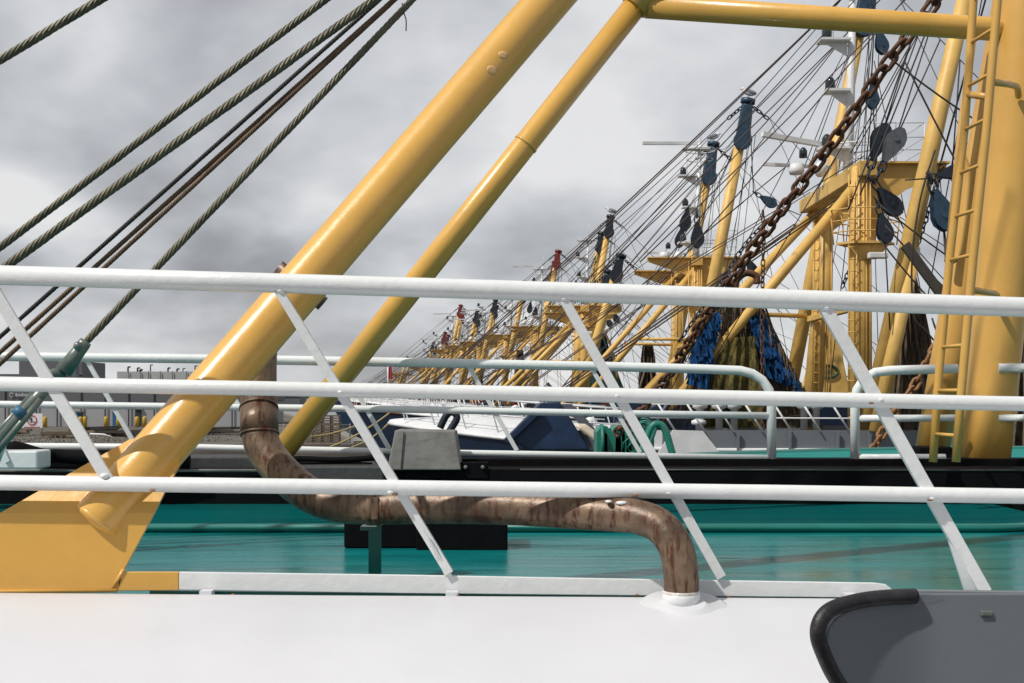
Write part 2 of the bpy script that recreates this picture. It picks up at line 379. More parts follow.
# black bulwark
m = MB(); m.box((1.0, 7.16, H-0.567), (13, 0.32, 0.27)); m.box((3.2, 7.40, H-0.415), (7.2, 0.16, 0.052)); pieces(m, 'bulwark', BLK, near, 0.006)
m = MB(); m.tube([P(520, 469.6, 7.0), P(1100, 470.5, 7.0)], 0.006, 6); m.build('bulwark_edge_highlight', DGR, near)  # lighter grey line painted where the lower strake's top edge catches light
m = MB(); m.box((-3.2, 7.36, H-0.425), (4.6, 0.2, 0.03)); m.build('bulwark_cap', STEELBOX, near, 0.004)
# black outer side below
m = MB(); m.box((1.5, 7.6, H-3.2), (13, 0.3, 5.05)); m.build('hull_side', BLK, near)
# bits on the black bulwark (left)
m = MB(); m.box((-1.72, 7.2, H-0.40), (0.48, 0.3, 0.075)); pieces(m, 'timber_pad', DGR, near, 0.01)
m = MB(); m.box((-1.05, 7.05, H-0.455), (0.62, 0.25, 0.09)); pieces(m, 'timber_pad', DGR, near, 0.012)
m = MB(); m.box((-0.42, 7.02, H-0.44), (0.56, 0.06, 0.095)); bp_ = m.build('bolted_strap', BLK, near, 0.004)
m = MB()
for x in (-0.64, -0.45, -0.27, -0.17): m.lathe((x, 6.985, H-0.42), [(0.012, 0), (0.012, 0.006), (0.006, 0.012)], 8, (0, -1, 0))
pieces(m, 'bolt', STEELBOX, bp_)
# grey tapered steel box
A = [P(387, 470, 6.95), P(461, 470, 6.95), P(455, 431, 7.0), P(395, 430, 7.0)]
m = MB(); m.prism(A, (0, 0.28, 0)); bx_ = m.build('tapered_steel_box', STEELBOX, near, 0.008)
m = MB(); m.bar(P(401, 469, 6.945), P(404, 432, 6.99), 0.004, 0.006, V(0, 1, 0)); m.build('seam', BLK, bx_)
# black box standing on deck behind the pipe
m = MB(); m.box((-0.575, 5.45, H-0.60), (0.34, 0.26, 0.155)); m.box((-0.22, 5.42, H-0.60), (0.40, 0.32, 0.165)); pieces(m, 'black_deck_box', BLK, near, 0.006)
# left: pale fender box, black hose, rolled tarpaulin
m = MB(); m.box(P(-10, 460, 6.6)+V(0, 0.1, 0), (0.52, 0.2, 0.10)); m.build('pale_fairlead_box', PALE, near, 0.01)
m = MB(); m.tube(smoothpath([P(2, 445, 6.8), P(20, 449, 6.8), P(45, 456, 6.85), P(60, 456, 6.9), P(110, 460, 6.9), P(190, 462, 6.95)]), [0.03]*4+[0.04]*27, 10); m.build('hose', BLK, near)
m = MB(); m.box(P(75, 459, 7.1), (0.9, 0.12, 0.11)); m.build('black_locker', BLK, near, 0.01)
m = MB(); m.tube([P(40, 470, 6.9), P(150, 472.5, 6.9)], 0.008, 6); m.build('pale_strip', STEELBOX, near)
m = MB(); m.tube([P(0, 470.5, 6.9), P(330, 470.5, 7.0)], 0.010, 6); m.build('pale_strip', STEELBOX, near)
m = MB()
m.tube(smoothpath([P(270, 461, 7.1), P(300, 459, 7.1), P(340, 460, 7.1), P(385, 457, 7.1)]), 0.018, 8)
m.tube(smoothpath([P(280, 466, 7.05), P(320, 463, 7.1), P(372, 465, 7.1)]), 0.015, 8); pieces(m, 'cable_bundle', BLK, near)

# near railing
rl = MB(); rl.tube([P(-160, 270.5, YR), P(256, 282.5, YR), P(512, 290.3, YR), P(768, 298.6, YR), P(2700, 363, YR)], 0.0286, 24); tr = rl.build('near_railing', WHT, near)
m = MB(); m.tube([P(-160, 381, YR), P(256, 388.3, YR), P(512, 393.3, YR), P(768, 398.5, YR), P(2700, 439, YR)], 0.0213, 20); m.build('middle_rail', WHT, tr)
m = MB(); m.tube([P(-160, 480.5, YR), P(256, 485.8, YR), P(512, 489.2, YR), P(768, 492.3, YR), P(2700, 522, YR)], 0.0222, 20); m.build('bottom_rail', WHT, tr)
def flat(name, a, b, wd, th, parent, m_=WHT, ref=V(0, 1, 0)):
    m = MB(); m.bar(a, b, wd, th, ref); return m.build(name, m_, parent, 0.0015)
flat('stay', P(-10, 283, 3.465), P(108, 480, 3.465), 0.034, 0.012, tr)
flat('stay', P(279, 291, 3.465), P(449.5, 573, 3.50), 0.026, 0.024, tr)
flat('stay', P(563, 298, 3.465), P(721, 577, 3.50), 0.028, 0.026, tr)
flat('stay', P(824, 306, 3.465), P(985, 592, 3.50), 0.036, 0.022, tr)
m = MB(); m.prism([P(949, 541, 3.47), P(985, 591, 3.50), P(965, 591, 3.50)], (0, 0.012, 0)); m.build('stay_gusset', PALE, tr)
m = MB(); m.prism([P(424, 530, 3.46), P(453, 577, 3.50), P(445, 577, 3.50)], (0, 0.012, 0)); m.build('stay_gusset', WHT, tr); m = MB()
for (x, y) in ((105, 476), (281, 291), (391, 492), (341, 392), (564, 299), (617, 396), (668, 493), (826, 308), (880, 400), (931, 498)):
    m.ball(P(x, y, 3.462), (0.015, 0.016, 0.009), 10, 7)
pieces(m, 'weld_collar', WHT, tr)
m = MB()
for x, y in ((635, 495.5), (395, 494.5), (871, 403), (152, 491), (930, 500)): m.ball(P(x, y, 3.452), (0.009, 0.006, 0.003), 10, 6)
pieces(m, 'rust_spot', CHO, tr)
# kerb strip
K = 3.5
kp = [P(179, 572, K), P(400, 575, K), P(640, 579.3, K), P(875, 583, K), P(886, 584.5, K), P(893, 590, K), P(895, 597, K), P(835, 597.5, K), P(400, 593.3, K), P(179, 590, K)]
m = MB(); m.prism(kp, (0, 0.012, 0)); kb = m.build('kerb_strip', WHT, near, 0.002)
m = MB(); m.prism([P(118, 572, K), P(178.6, 572, K), P(178.6, 590.5, K), P(118, 591, K)], (0, 0.013, 0)); m.build('kerb_strip', YEL, near, 0.002)
m = MB(); m.bar(P(150, 595.5, 3.53), P(840, 602, 3.53), 0.01, 0.03, V(0, 0, 1)); m.build('kerb_slot_shade', TEALE, near)  # dark teal bar added to paint the shade inside the kerb slot
m = MB()
for x in (207, 452, 680, 850): m.box(P(x, 594+x*0.005, 3.475), (0.035, 0.04, 0.028))
pieces(m, 'kerb_foot', WHD, near)
m = MB()
for x, y in ((233, 594.5), (637, 594.8), (458, 596), (843, 597), (728, 596.5)): m.ball(P(x, y, 3.45), (0.006, 0.004, 0.003), 8, 6)
pieces(m, 'rust_spot', CHO, near)

# thick yellow leg with gusset plate
ax0 = P(98, 521, 3.53); ax1 = P(549, 0, 4.28); d = ax1-ax0
foot = ax0; top = ax0+d*2.25
m = MB(); n_ = 26; m.tube([foot+d*(2.25*i/n_) for i in range(n_+1)], 0.0775, 40); leg = m.build('mast_leg', YEL, near, 0.006)
m = MB(); m.ball(foot+d.normalized()*0.0, (0.0775, 0.0775, 0.022), 32, 12, M=d.to_track_quat('Z', 'Y').to_matrix()); 
m.build('leg_end_cap', YEL, leg)
YP = 3.585
gl = [P(x, y, 3.50) for x, y in ((-150, 594), (-60, 546), (0, 513), (154, 513), (123, 571), (118, 591), (60, 592.5))]
gu = [P(0, 513, 3.50), P(130, 439, 3.62), P(175, 440, 3.62), P(180, 464, 3.58), P(165, 491, 3.535), P(154, 513, 3.50)]
m = MB(); m.prism(gl, (0, 0.016, 0)); m.prism(gu, (0, 0.016, 0)); gs = m.build('gusset_plate', YEL, near)
m = MB(); m.tube([P(-150, 593, 3.495), P(117, 590.5, 3.495)], 0.006, 8); m.tube([P(113, 588, 3.5), P(124, 569, 3.5)], 0.006, 8)

pieces(m, 'weld_bead', YEL, gs)
m = MB()
for (x, y) in ((492, 70), (503, 55), (500, 62)): 
    c = P(x, y, 4.14); m.ball(c, (0.016, 0.03, 0.016), 8, 6)
for (x, y, a_, b_) in ((492, 70, .02, .016), (503, 55, .018, .014), (236, 300, .008, .012), (170, 438, .006, .009)):
    t_ = (520-y)/520; q0 = foot+d*t_; ray = (P(x, y, 3.0)-V(0, 0, H)).normalized(); o_ = V(0, 0, H); dn = d.normalized()
    w_ = o_-foot; A_ = ray-dn*ray.dot(dn); B2 = w_-dn*w_.dot(dn); qa = A_.dot(A_); qb = 2*A_.dot(B2); qc = B2.dot(B2)-0.0777**2; ds = qb*qb-4*qa*qc
    if ds > 0:
        h_ = o_+ray*((-qb-math.sqrt(ds))/(2*qa)); nn_ = (h_-foot)-dn*(h_-foot).dot(dn); mc = MB(); mc.ball(h_, (a_, b_, 0.0012), 14, 5, nn_.to_track_quat('Z', 'Y').to_matrix()); mc.build('paint_patch', CREAMCHIP, leg)
m2 = MB(); c = P(299, 286, 3.88); dd = P(321, 303, 4.02)-P(281, 271, 3.98); m2.tube([P(278, 267, 3.99), P(323, 304, 4.03)], 0.026, 16); m2.build('clamp_rod', PIPE, leg)
# thin yellow leg, joint, cross bar
a0 = P(284, 449, 7.15); a1 = P(651, -14, 7.2)
m = MB(); m.tube([a0, a0.lerp(a1, .5), a1], 0.073, 32); m.tube([P(634, 8, 7.19), P(690, -63, 7.2)], 0.085, 32); m.tube([P(640, 0, 7.2), a0+(a1-a0)*2.2], 0.073, 32); tl = m.build('mast_brace', YEL, near)
m = MB(); m.tube([a0+(a1-a0)*0.655, a0+(a1-a0)*0.66], 0.077, 32); m.build('weld_collar', YEL, tl)
m = MB(); m.tube([P(646, 6.5, 7.2), P(985, 28.5, 7.5), P(1020, 31, 7.53)], [0.069, 0.072, 0.072], 32); cb = m.build('cross_bar', YEL, near)
# mast columns
c0 = P(984.5, 468, 7.5); c1 = P(1029, 0, 7.5); cd = c1-c0
m = MB(); m.tube([c0+cd*(2.0*i/16) for i in range(17)], [0.147+0.030*i/8 for i in range(17)], 48); ms = m.build('mast', YELM, near)
# plating seams / pad on the mast
m = MB(); m.box(c1+V(0, 0, 3.4), (0.9, 3.2, 0.35)); m.build('masthead', YELM, near, 0.02)
b0 = P(932, 452, 9.6); b1 = P(1010, 0, 9.6)
m = MB(); m.tube([b0+(b1-b0)*(1.9*i/8) for i in range(9)], 0.132, 32); fl = m.build('mast', YELM, near)
m = MB(); m.tube([P(948, 262, 9.42), P(960, 140, 9.42), P(975, 20, 9.42)], 0.03, 10); m.tube(smoothpath([P(963, 155, 9.3), P(968, 180, 9.28), P(960, 250, 9.28), P(952, 262, 9.3)]), 0.022, 10)
pieces(m, 'conduit', YELM, fl)
m = MB(); m.box(P(930, 454, 9.4), (0.26, 0.3, 0.12)); m.build('deck_socket', BLK, near, 0.01)
# ladder
def lad(y, side):
    L = [(0, 973.5), (130, 964.5), (260, 949.5), (390, 937.5), (462, 933)] if side < 0 else [(0, 997.5), (130, 986.5), (260, 973), (390, 961.5), (462, 956)]
    for (ya, xa), (yb, xb) in zip(L, L[1:]):
        if ya <= y <= yb or (y < 0 and ya == 0): return xa+(xb-xa)*(y-ya)/(yb-ya)
    return L[-1][1]
ldr = None
for sd, Yd in ((-1, 6.9), (1, 6.61)):
    m = MB(); s_ = 7.1/Yd
    p_ = [P(lad(0, sd)+(lad(0, sd)-lad(130, sd))*1.6, -208, Yd)]+[P(lad(y, sd), y, Yd) for y in (0, 130, 260, 390, 462)]
    m.tube(p_, 0.0235, 14)
    if sd < 0:
        ldr = m.build('ladder', YELM, near)
    else: m.build('ladder_rail', YELM, ldr)
for i in range(-4, 11):
    yl = 43+43.45*i; z = (395-yl)*6.9; yr = 395-z/6.61
    if yr > 455: continue
    m = MB(); xl = lad(max(yl, -1), -1) if yl >= 0 else 973.5-(yl)*0.069; xr = lad(max(yr, -1), 1) if yr >= 0 else 997.5-yr*0.085
    m.tube([P(xl, yl, 6.9), P(xr, yr, 6.61)], 0.011, 8); m.build('rung', YELM, ldr)
for y in (82, 290):
    m = MB(); m.tube(smoothpath([P(lad(y, 1), y, 6.63), P(lad(y, 1)+17, y+2, 6.8), P(lad(y, 1)+26, y+5, 7.15), P(lad(y, 1)+28, y+14, 7.32)], 5), 0.020, 12)
    m.tube([P(lad(y+10, -1), y+12, 6.9), P(lad(y+10, 1)-2, y+15, 6.70)], 0.020, 12); m.build('ladder_bracket', YELM, ldr)

# exhaust pipe
Rp = 0.0495
path = smoothpath([P(681, 606, 3.36), P(681, 575, 3.36), P(676, 548, 3.37), P(661, 527, 3.40), P(638, 517, 3.44), P(610, 514, 3.48), P(560, 510.5, 3.54), P(500, 507, 3.62), P(440, 506, 3.7), P(375, 506.5, 3.78), P(340, 505, 3.83), P(312, 496, 3.87), P(288, 478, 3.91), P(268, 455, 3.95), P(260, 436, 3.975), P(258.8, 409, 4.01), P(258.5, 360, 4.07), P(261, 335, 4.12), P(270, 312, 4.18)], 7)
m = MB(); rr = [Rp+max(0, p.y-3.4)*0.018 for p in path]; m.tube(path, rr, 32); pp = m.build('exhaust_pipe', PIPE, near)
m = MB(); m.tube([P(258.8, 408.5, 4.01), P(259.6, 434, 3.978)], 0.0628, 32); m.tube([P(258.8, 407.5, 4.012), P(258.8, 409.5, 4.008)], 0.065, 32); m.tube([P(259.6, 433, 3.979), P(259.65, 435, 3.977)], 0.065, 32); m.build('pipe_sleeve', PIPE, pp)
m = MB(); m.tube([P(369, 507, 3.785), P(381, 507, 3.77)], 0.0585, 32); m.bar(P(375, 497, 3.72), P(375, 519, 3.72), 0.02, 0.015, V(0, 1, 0)); m.build('pipe_clamp', PIPE, pp)
m = MB(); m.lathe(P(681, 606, 3.36), [(0.052, 0.0), (0.053, 0.028), (0.051, 0.04)], 32); m.build('painted_pipe_foot', WHT, pp)
m = MB(); m.lathe(P(681, 596, 3.36), [(0.0515, 0.0), (0.052, 0.012), (0.0505, 0.016)], 32); m.build('gasket_ring', LICH, pp)
# flange disc lying on the sloping white plate
up = V(0, -0.27, 1).normalized()
m = MB(); m.lathe(P(684, 609, 3.34), [(0.128, -0.03), (0.127, 0.002), (0.118, 0.006), (0.07, 0.010), (0.058, 0.02)], 48, up); m.build('flange_plate', WHD, pp)
m = MB(); m.box(P(375, 548, 4.0), (0.042, 0.014, 0.17)); m.box(P(375, 522, 4.0)+V(0, -0.1, 0), (0.05, 0.2, 0.012)); m.build('pipe_support', TEALE, near, 0.001)
# white paint splashes on the elbow
m = MB()
for (x, y, a, b) in ((621, 499.5, .018, .006), (608, 498, .011, .004), (643, 504, .008, .003)):
    c = P(x, y, 3.45); m.ball(c+V(0, -0.02, -0.008), (a, 0.014, b), 8, 6)
pieces(m, 'paint_splash', WHT, pp)

# second railing (far side of the foredeck)
Y2 = 7.35
m = MB(); arc = [P(740, 370.5, Y2), P(752, 373.5, Y2), P(762, 380, Y2), P(769, 390, Y2), P(771.5, 402, Y2), P(771.5, 462, Y2)]
m.tube([P(-120, 355, Y2), P(0, 356.5, Y2), P(200, 358.8, Y2), P(400, 362.3, Y2), P(600, 366.3, Y2), P(700, 369, Y2)]+arc, 0.029, 18); r2 = m.build('far_railing', PALE, near)
m = MB(); m.tube([P(-120, 402, Y2), P(0, 404.3, Y2), P(400, 409.3, Y2), P(600, 413.2, Y2), P(771, 415.8, Y2)], 0.022, 14); m.build('middle_rail', PALE, r2)
m = MB(); m.tube([P(-120, 445, Y2), P(200, 447.3, Y2), P(460, 453, Y2), P(771, 458, Y2)], 0.020, 14); m.build('bottom_rail', PALE, r2)
for x in (-40, 87, 214, 341, 469, 592):
    yo = 357+(x/700)*11.5
    flat('stay', P(x, yo+2, Y2), P(x+48, yo+86, Y2), 0.026, 0.02, r2, PALE)
m = MB(); arc = [P(855, 462, Y2), P(855, 402, Y2), P(857, 390, Y2), P(864, 379, Y2), P(875, 372.5, Y2), P(890, 370.5, Y2)]
m.tube(arc+[P(957, 368.5, Y2)], 0.029, 18); r3 = m.build('aft_railing', PALE, near); m = MB(); m.tube([P(998, 368, 7.36), P(1700, 362, 7.1)], 0.029, 18); m.build('top_rail', PALE, r3); m = MB(); m.tube([P(998, 418, 7.36), P(1700, 415, 7.1)], 0.022, 18); m.build('middle_rail', PALE, r3)
m = MB(); m.tube([P(855, 418.5, Y2), P(957, 418, Y2)], 0.022, 14); m.build('middle_rail', PALE, r3)
m = MB(); m.tube([P(855, 457.5, Y2), P(945, 457.5, Y2)], 0.022, 14); m.build('bottom_rail', PALE, r3)

# grey bulwark plate with black rubber rim, right foreground
YG = 2.60
def gy(px): return YG-0.10*max(0, (930-px)/110)**1.5
cur = [(864, 722), (850, 700), (834, 676), (824, 655), (818, 637), (820, 622), (830, 610), (850, 603), (870, 599), (892, 597), (915, 596)]
cs = smoothpath([P(x, y, gy(x)-0.02) for x, y in cur], 5)
m = MB()
inner = [(915, 598), (892, 600), (870, 603), (853, 609), (839, 617), (830, 628), (828, 640), (834, 660), (844, 680), (858, 702), (870, 730)]
def gsurf(u, v):
    # u along x from the curved rim to the right, v from top to bottom
    y = 592+115*v
    xl = 900
    for (xa, ya), (xb, yb) in zip(inner, inner[1:]):
        if ya <= y <= yb: xl = xa+(xb-xa)*(y-ya)/(yb-ya)
    if y < 596: xl = 915
    x = xl-6+(1330-xl)*(u**1.6)
    yy = y if v > 0 else 592
    return P(x, yy, gy(x))
m.grid(gsurf, 40, 46); gpn = m.build('side_bulwark', GREY, near)
gpn.modifiers.new('Solidify', 'SOLIDIFY').thickness = 0.015
m = MB(); m.bar(P(917, 594.5, YG-0.004), P(1330, 600, YG-0.004), 0.02, 0.02); m.build('top_flange', GREY, gpn, 0.002)
m = MB(); i0 = 0
rr = [0.0165]*len(cs)
for a_, b_, n_ in ((0, 0, 0),):
    m.tube(cs, rr, 14)
rim = m.build('rubber_rim', RUB, near)
m = MB(); m.box(P(985.5, 613, YG-0.012), (0.026, 0.02, 0.012)); m.build('small_lug', GALV, gpn, 0.003)
m = MB(); m.tube([P(926+14*math.cos(t)*-1*-1, 603+18*math.sin(t), YG-0.003) for t in [0.15*i for i in range(0, 12)]], 0.0025, 6); m.build('weld_bead', GREY, gpn)
m = MB(); m.tube([P(998, 605, YG), P(999, 690, YG)], 0.003, 6); m.build('weld_bead', GREY, gpn)

# heavy wire ropes to the masthead
def wire(name, a, b, Ya, Yb, r, mt=ROPE, ext=1.0, lay=0.19, parent=near):
    pa = P(a[0], a[1], Ya); pb = P(b[0], b[1], Yb); d = pb-pa
    m = MB(); m.rope(pa-d*0.0, pa+d*ext, r, lay, 6, 5); return m.build(name, mt, parent)
wire('wire_rope', (-60, 96), (100, 0), 5.0, 5.15, 0.0185, ext=4)
wire('wire_rope', (-60, 293), (325, 0), 5.2, 5.6, 0.0175, ext=2.0)
wire('wire_rope', (-60, 314), (374, 0), 5.0, 5.5, 0.0195, ext=2.0)
wire('wire_rope', (-60, 390), (385, -5), 5.4, 5.8, 0.0105, WIRE, ext=2.0, lay=0.12)
wire('wire_rope', (-60, 406), (393, 0), 5.2, 5.6, 0.0108, ROPEB, ext=2.0, lay=0.11)
wire('wire_rope', (-60, 419), (398, -3), 5.15, 5.6, 0.0108, ROPEB, ext=2.0, lay=0.11)
wire('wire_rope', (82, 346), (412, 0), 5.1, 5.6, 0.0165, ext=2.0)
m = MB(); m.tube(smoothpath([P(402, 3, 5.58), P(403.5, 12, 5.58), P(406, 20, 5.58), P(406, 31, 5.58)]), 0.003, 5); m.build('frayed_strand', ROPEB, near)
# socket and turnbuckle
m = MB(); A = P(84, 344, 5.1); B = P(63, 372, 5.07); dd = (B-A)
m.tube([A-dd*0.1, A, A+dd*0.35, B], [0.025, 0.028, 0.030, 0.038], 14); m.ball(P(78, 346, 5.05), (0.02, 0.02, 0.02), 8, 6)
so_ = m.build('rope_socket', GALV, near)
m = MB(); m.tube(smoothpath([P(62, 373, 5.07), P(52, 374, 5.02), P(44, 379, 5.02)], 4), 0.021, 10); m.tube(smoothpath([P(64, 372, 5.12), P(62, 385, 5.12), P(58, 394, 5.12)], 4), 0.018, 10); m.tube([P(40, 374, 5.07), P(58, 394, 5.07)], 0.016, 8); m.build('shackle', GALV, near)
m = MB(); m.tube([P(46, 388, 5.03), P(36, 399, 5.03), P(-14, 457, 4.95)], [0.024, 0.025, 0.027], 14); tb = m.build('turnbuckle', GALV, near)
m = MB(); m.tube([P(41, 399, 5.0), P(-8, 458, 4.94)], 0.014, 10); m.tube([P(33, 394, 5.1), P(-20, 452, 5.0)], 0.014, 10); m.build('turnbuckle_rod', GALV, tb)
m = MB(); m.tube([P(23, 409, 4.99), P(17, 416, 4.98)], 0.030, 14); m.build('tape', LBLU, tb)
m = MB(); m.tube([P(2, 445, 5.0), P(-4, 460, 5.0)], 0.02, 8); m.build('deck_lug', PALE, near)
m = MB(); m.bar(P(-4, 435, 6.6), P(8, 462, 6.6), 0.03, 0.03, V(0, 1, 0)); m.build('fairlead_post', PALE, near)

# rusty bow chain
m = MB()
pts = [P(1010, -95, 8.0), P(937, 0, 8.15), P(897, 50, 8.3), P(862, 100, 8.5), P(830, 146, 8.7), P(799, 187, 8.9), P(762, 236, 9.2), P(732, 280, 9.5), P(708, 314, 9.9), P(688, 345, 10.3), P(664, 382, 10.8), P(640, 412, 11.3), P(618, 432, 11.7)]
m.chain(smoothpath(pts, 6), 0.138, 0.077, 0.0160, 8, 14); c_ = m.build('anchor_chain', CHN); tag(c_, 'heavy rusty link chain sagging from the near mast to the green winch', 'chain')

# ------------------------------------------------------------------ TEAL WHALEBACK BOAT just beyond
def hull_mesh(xb, xs, hb, zt, yc, sheer=0.5, flare=0.7, camber=0.5, fwd=7.0):
    """returns functions giving the deck edge (half breadth, height) along x (bow xb, stern xs)"""
    def hw(x):
        t = min(1, max(0, (x-xb)/fwd)); return hb*math.sin(t*math.pi/2)**0.72+0.02
    def ze(x):
        t = min(1, max(0, (x-xb)/(fwd*1.3))); return zt-sheer*math.sin(t*math.pi/2)
    return hw, ze
def hull_parts(root, xb, xs, hb, zt, yc, mh, md, sheer=0.5, camber=0.5, fwd=7.0, wb=7.5, mbw=None, bulw=0.5, cap=WFAR):
    hw, ze = hull_mesh(xb, xs, hb, zt, yc, sheer, camber, fwd=fwd)
    m = MB(); n = 36
    def side(sgn):
        def fn(u, v):
            x = xb+(xs-xb)*u**1.5; rake = (1-v)*0; zz = ze(x)
            low = v; wf = hw(x)*(1-0.35*low*math.exp(-(x-xb)/6.0))
            xr = x+2.6*low*math.exp(-(x-xb)/3.0)
            return (xr, yc+sgn*wf, zz*(1-low)+(-0.3)*low)
        return fn
    m.grid(side(-1), n, 5); m.grid(side(1), n, 5)
    m.prism([V(xs, yc-hb, -0.3), V(xs, yc+hb, -0.3), V(xs, yc+hb, zt-sheer), V(xs, yc-hb, zt-sheer)], (0.05, 0, 0))
    m.build('hull', mh, root)
    m = MB()
    def deck(u, v):
        x = xb+wb*u**1.4; s = 2*v-1; return (x, yc+s*hw(x), ze(x)+camber*(1-s*s)*min(1, u*1.5+0.15))
    m.grid(deck, 20, 12); m.build('whaleback', md, root)
    # stripe / fender strake along the deck edge
    m = MB()
    for sgn in (-1, 1): m.tube([V(xb+(xs-xb)*(i/24)**1.5, yc+sgn*(hw(xb+(xs-xb)*(i/24)**1.5)+0.02), ze(xb+(xs-xb)*(i/24)**1.5)-0.02) for i in range(25)], 0.055, 8)
    pieces(m, 'rubbing_strake', cap, root)
    # working deck and raised bulwark behind the whaleback
    m = MB(); m.box(((xb+wb+xs)/2, yc, zt-sheer-0.35), (xs-xb-wb, 2*hb-0.1, 0.1)); m.build('working_deck', DGR, root)
    m = MB()
    for sgn in (-1, 1): m.box(((xb+wb+xs)/2, yc+sgn*(hb-0.03), zt-sheer+bulw/2-0.1), (xs-xb-wb, 0.1, bulw+0.2))
    pieces(m, 'bulwark', mbw or mh, root)
    # slanting whaleback end plates
    m = MB()
    for sgn in (-1, 1): m.prism([V(xb+wb-2.2, yc+sgn*hb*1.0, zt-sheer+bulw), V(xb+wb+0.05, yc+sgn*hb, zt-sheer+bulw), V(xb+wb+0.6, yc+sgn*hb, zt-sheer-0.02), V(xb+wb-3.0, yc+sgn*hb, zt-sheer-0.02)], (0, -sgn*0.08, 0))
    pieces(m, 'wing_plate', md, root)
    return hw, ze
t2 = thing('trawler', 'low boat beside the nearest one with plain teal deck and green winch', 'fishing boat', (6, 16, 0))
hull_parts(t2, 1.0, 24, 3.3, H-0.655, 11.75, TEALE, TEALM, sheer=0.02, camber=0.05, fwd=6, wb=11, mbw=TEALE, bulw=0.02, cap=TEALE)
m = MB(); m.grid(lambda u, v: P(575+28*math.sin(v*1.5)+8*u, 427+28*v, 14.0+1.6*u), 6, 8); ccv = m.build('cream_breakwater', CREAM, t2); ccv.modifiers.new('Solidify', 'SOLIDIFY').thickness = 0.05
# green winch
wn = thing('deck_winch', 'green rust-streaked deck winch at the foot of the rusty chain', 'winch', P(630, 455, 12.5))
m = MB()
for x in (603, 617, 628):
    a_ = [P(x-6, 456, 12.4), P(x-6, 432, 12.4), P(x-2, 427, 12.4), P(x+4, 426, 12.4), P(x+8, 431, 12.4), P(x+8, 456, 12.4), P(x+5, 456, 12.4), P(x+4, 434, 12.4), P(x-1, 432, 12.4), P(x-2, 456, 12.4)]
    m.prism(a_, (0, 0.5, 0))
m.build('side_frame', GRNW, wn)
m = MB(); m.tube([P(604, 442, 12.6), P(650, 442, 12.7)], 0.14, 16); m.build('drum', BLK, wn)
m = MB(); m.tube([P(600, 442, 12.5), P(603, 442, 12.5)], 0.19, 18); m.tube([P(648, 440, 12.5), P(652, 440, 12.5)], 0.19, 18); m.build('drum_flange', GRNW, wn)
m = MB(); m.tube(smoothpath([P(640, 456, 12.3), P(650, 430, 12.3), P(657, 424, 12.3), P(665, 430, 12.3), P(673, 456, 12.3)]), 0.038, 10); m.tube([P(655, 427, 12.3), P(645, 456, 12.3)], 0.03, 8); m.build('guard_bow', GRNW, wn)
m = MB()
for k in range(26):
    a = random.random()*6.28; c = P(638+random.uniform(-7, 7), 437+random.uniform(-14, 12), 12.35); r = 0.05+random.random()*0.06
    m.tube([c+V(math.cos(t)*r, random.uniform(-.03, .03), math.sin(t)*r*0.8) for t in [a+0.7*i for i in range(9)]], 0.008, 5)
tg = m.build('rope_coil', GRNW); tag(tg, 'tangled coil of green rope hung on the green winch', 'rope')

# ------------------------------------------------------------------ BACKGROUND TRAWLERS
def teardrop(m, c, L, d=V(0, 0, -1), th=0.12, wf=0.25):
    """block cheek: teardrop plate pair hanging from c along d"""
    d = d.normalized(); side = V(1, 0, 0)-d*d.x; side.normalize(); nrm = d.cross(side)
    pr = [(0, 0.05), (0.1, 0.07), (0.35, wf*0.7), (0.6, wf), (0.78, wf*0.95), (0.92, wf*0.6), (1.0, wf*.25)]
    pts = [c+d*L*a+side*L*b for a, b in pr]+[c+d*L*a-side*L*b for a, b in reversed(pr)]
    for off in (-th/2, th/2-0.02):
        m.prism([p+nrm*off for p in pts], nrm*0.02)
    m.tube([c+d*L*0.66-nrm*th*0.42, c+d*L*0.66+nrm*th*0.42], L*wf*0.8, 16)
    m.tube([c+d*L*0.66-nrm*th*0.6, c+d*L*0.66+nrm*th*0.6], L*0.06, 8)
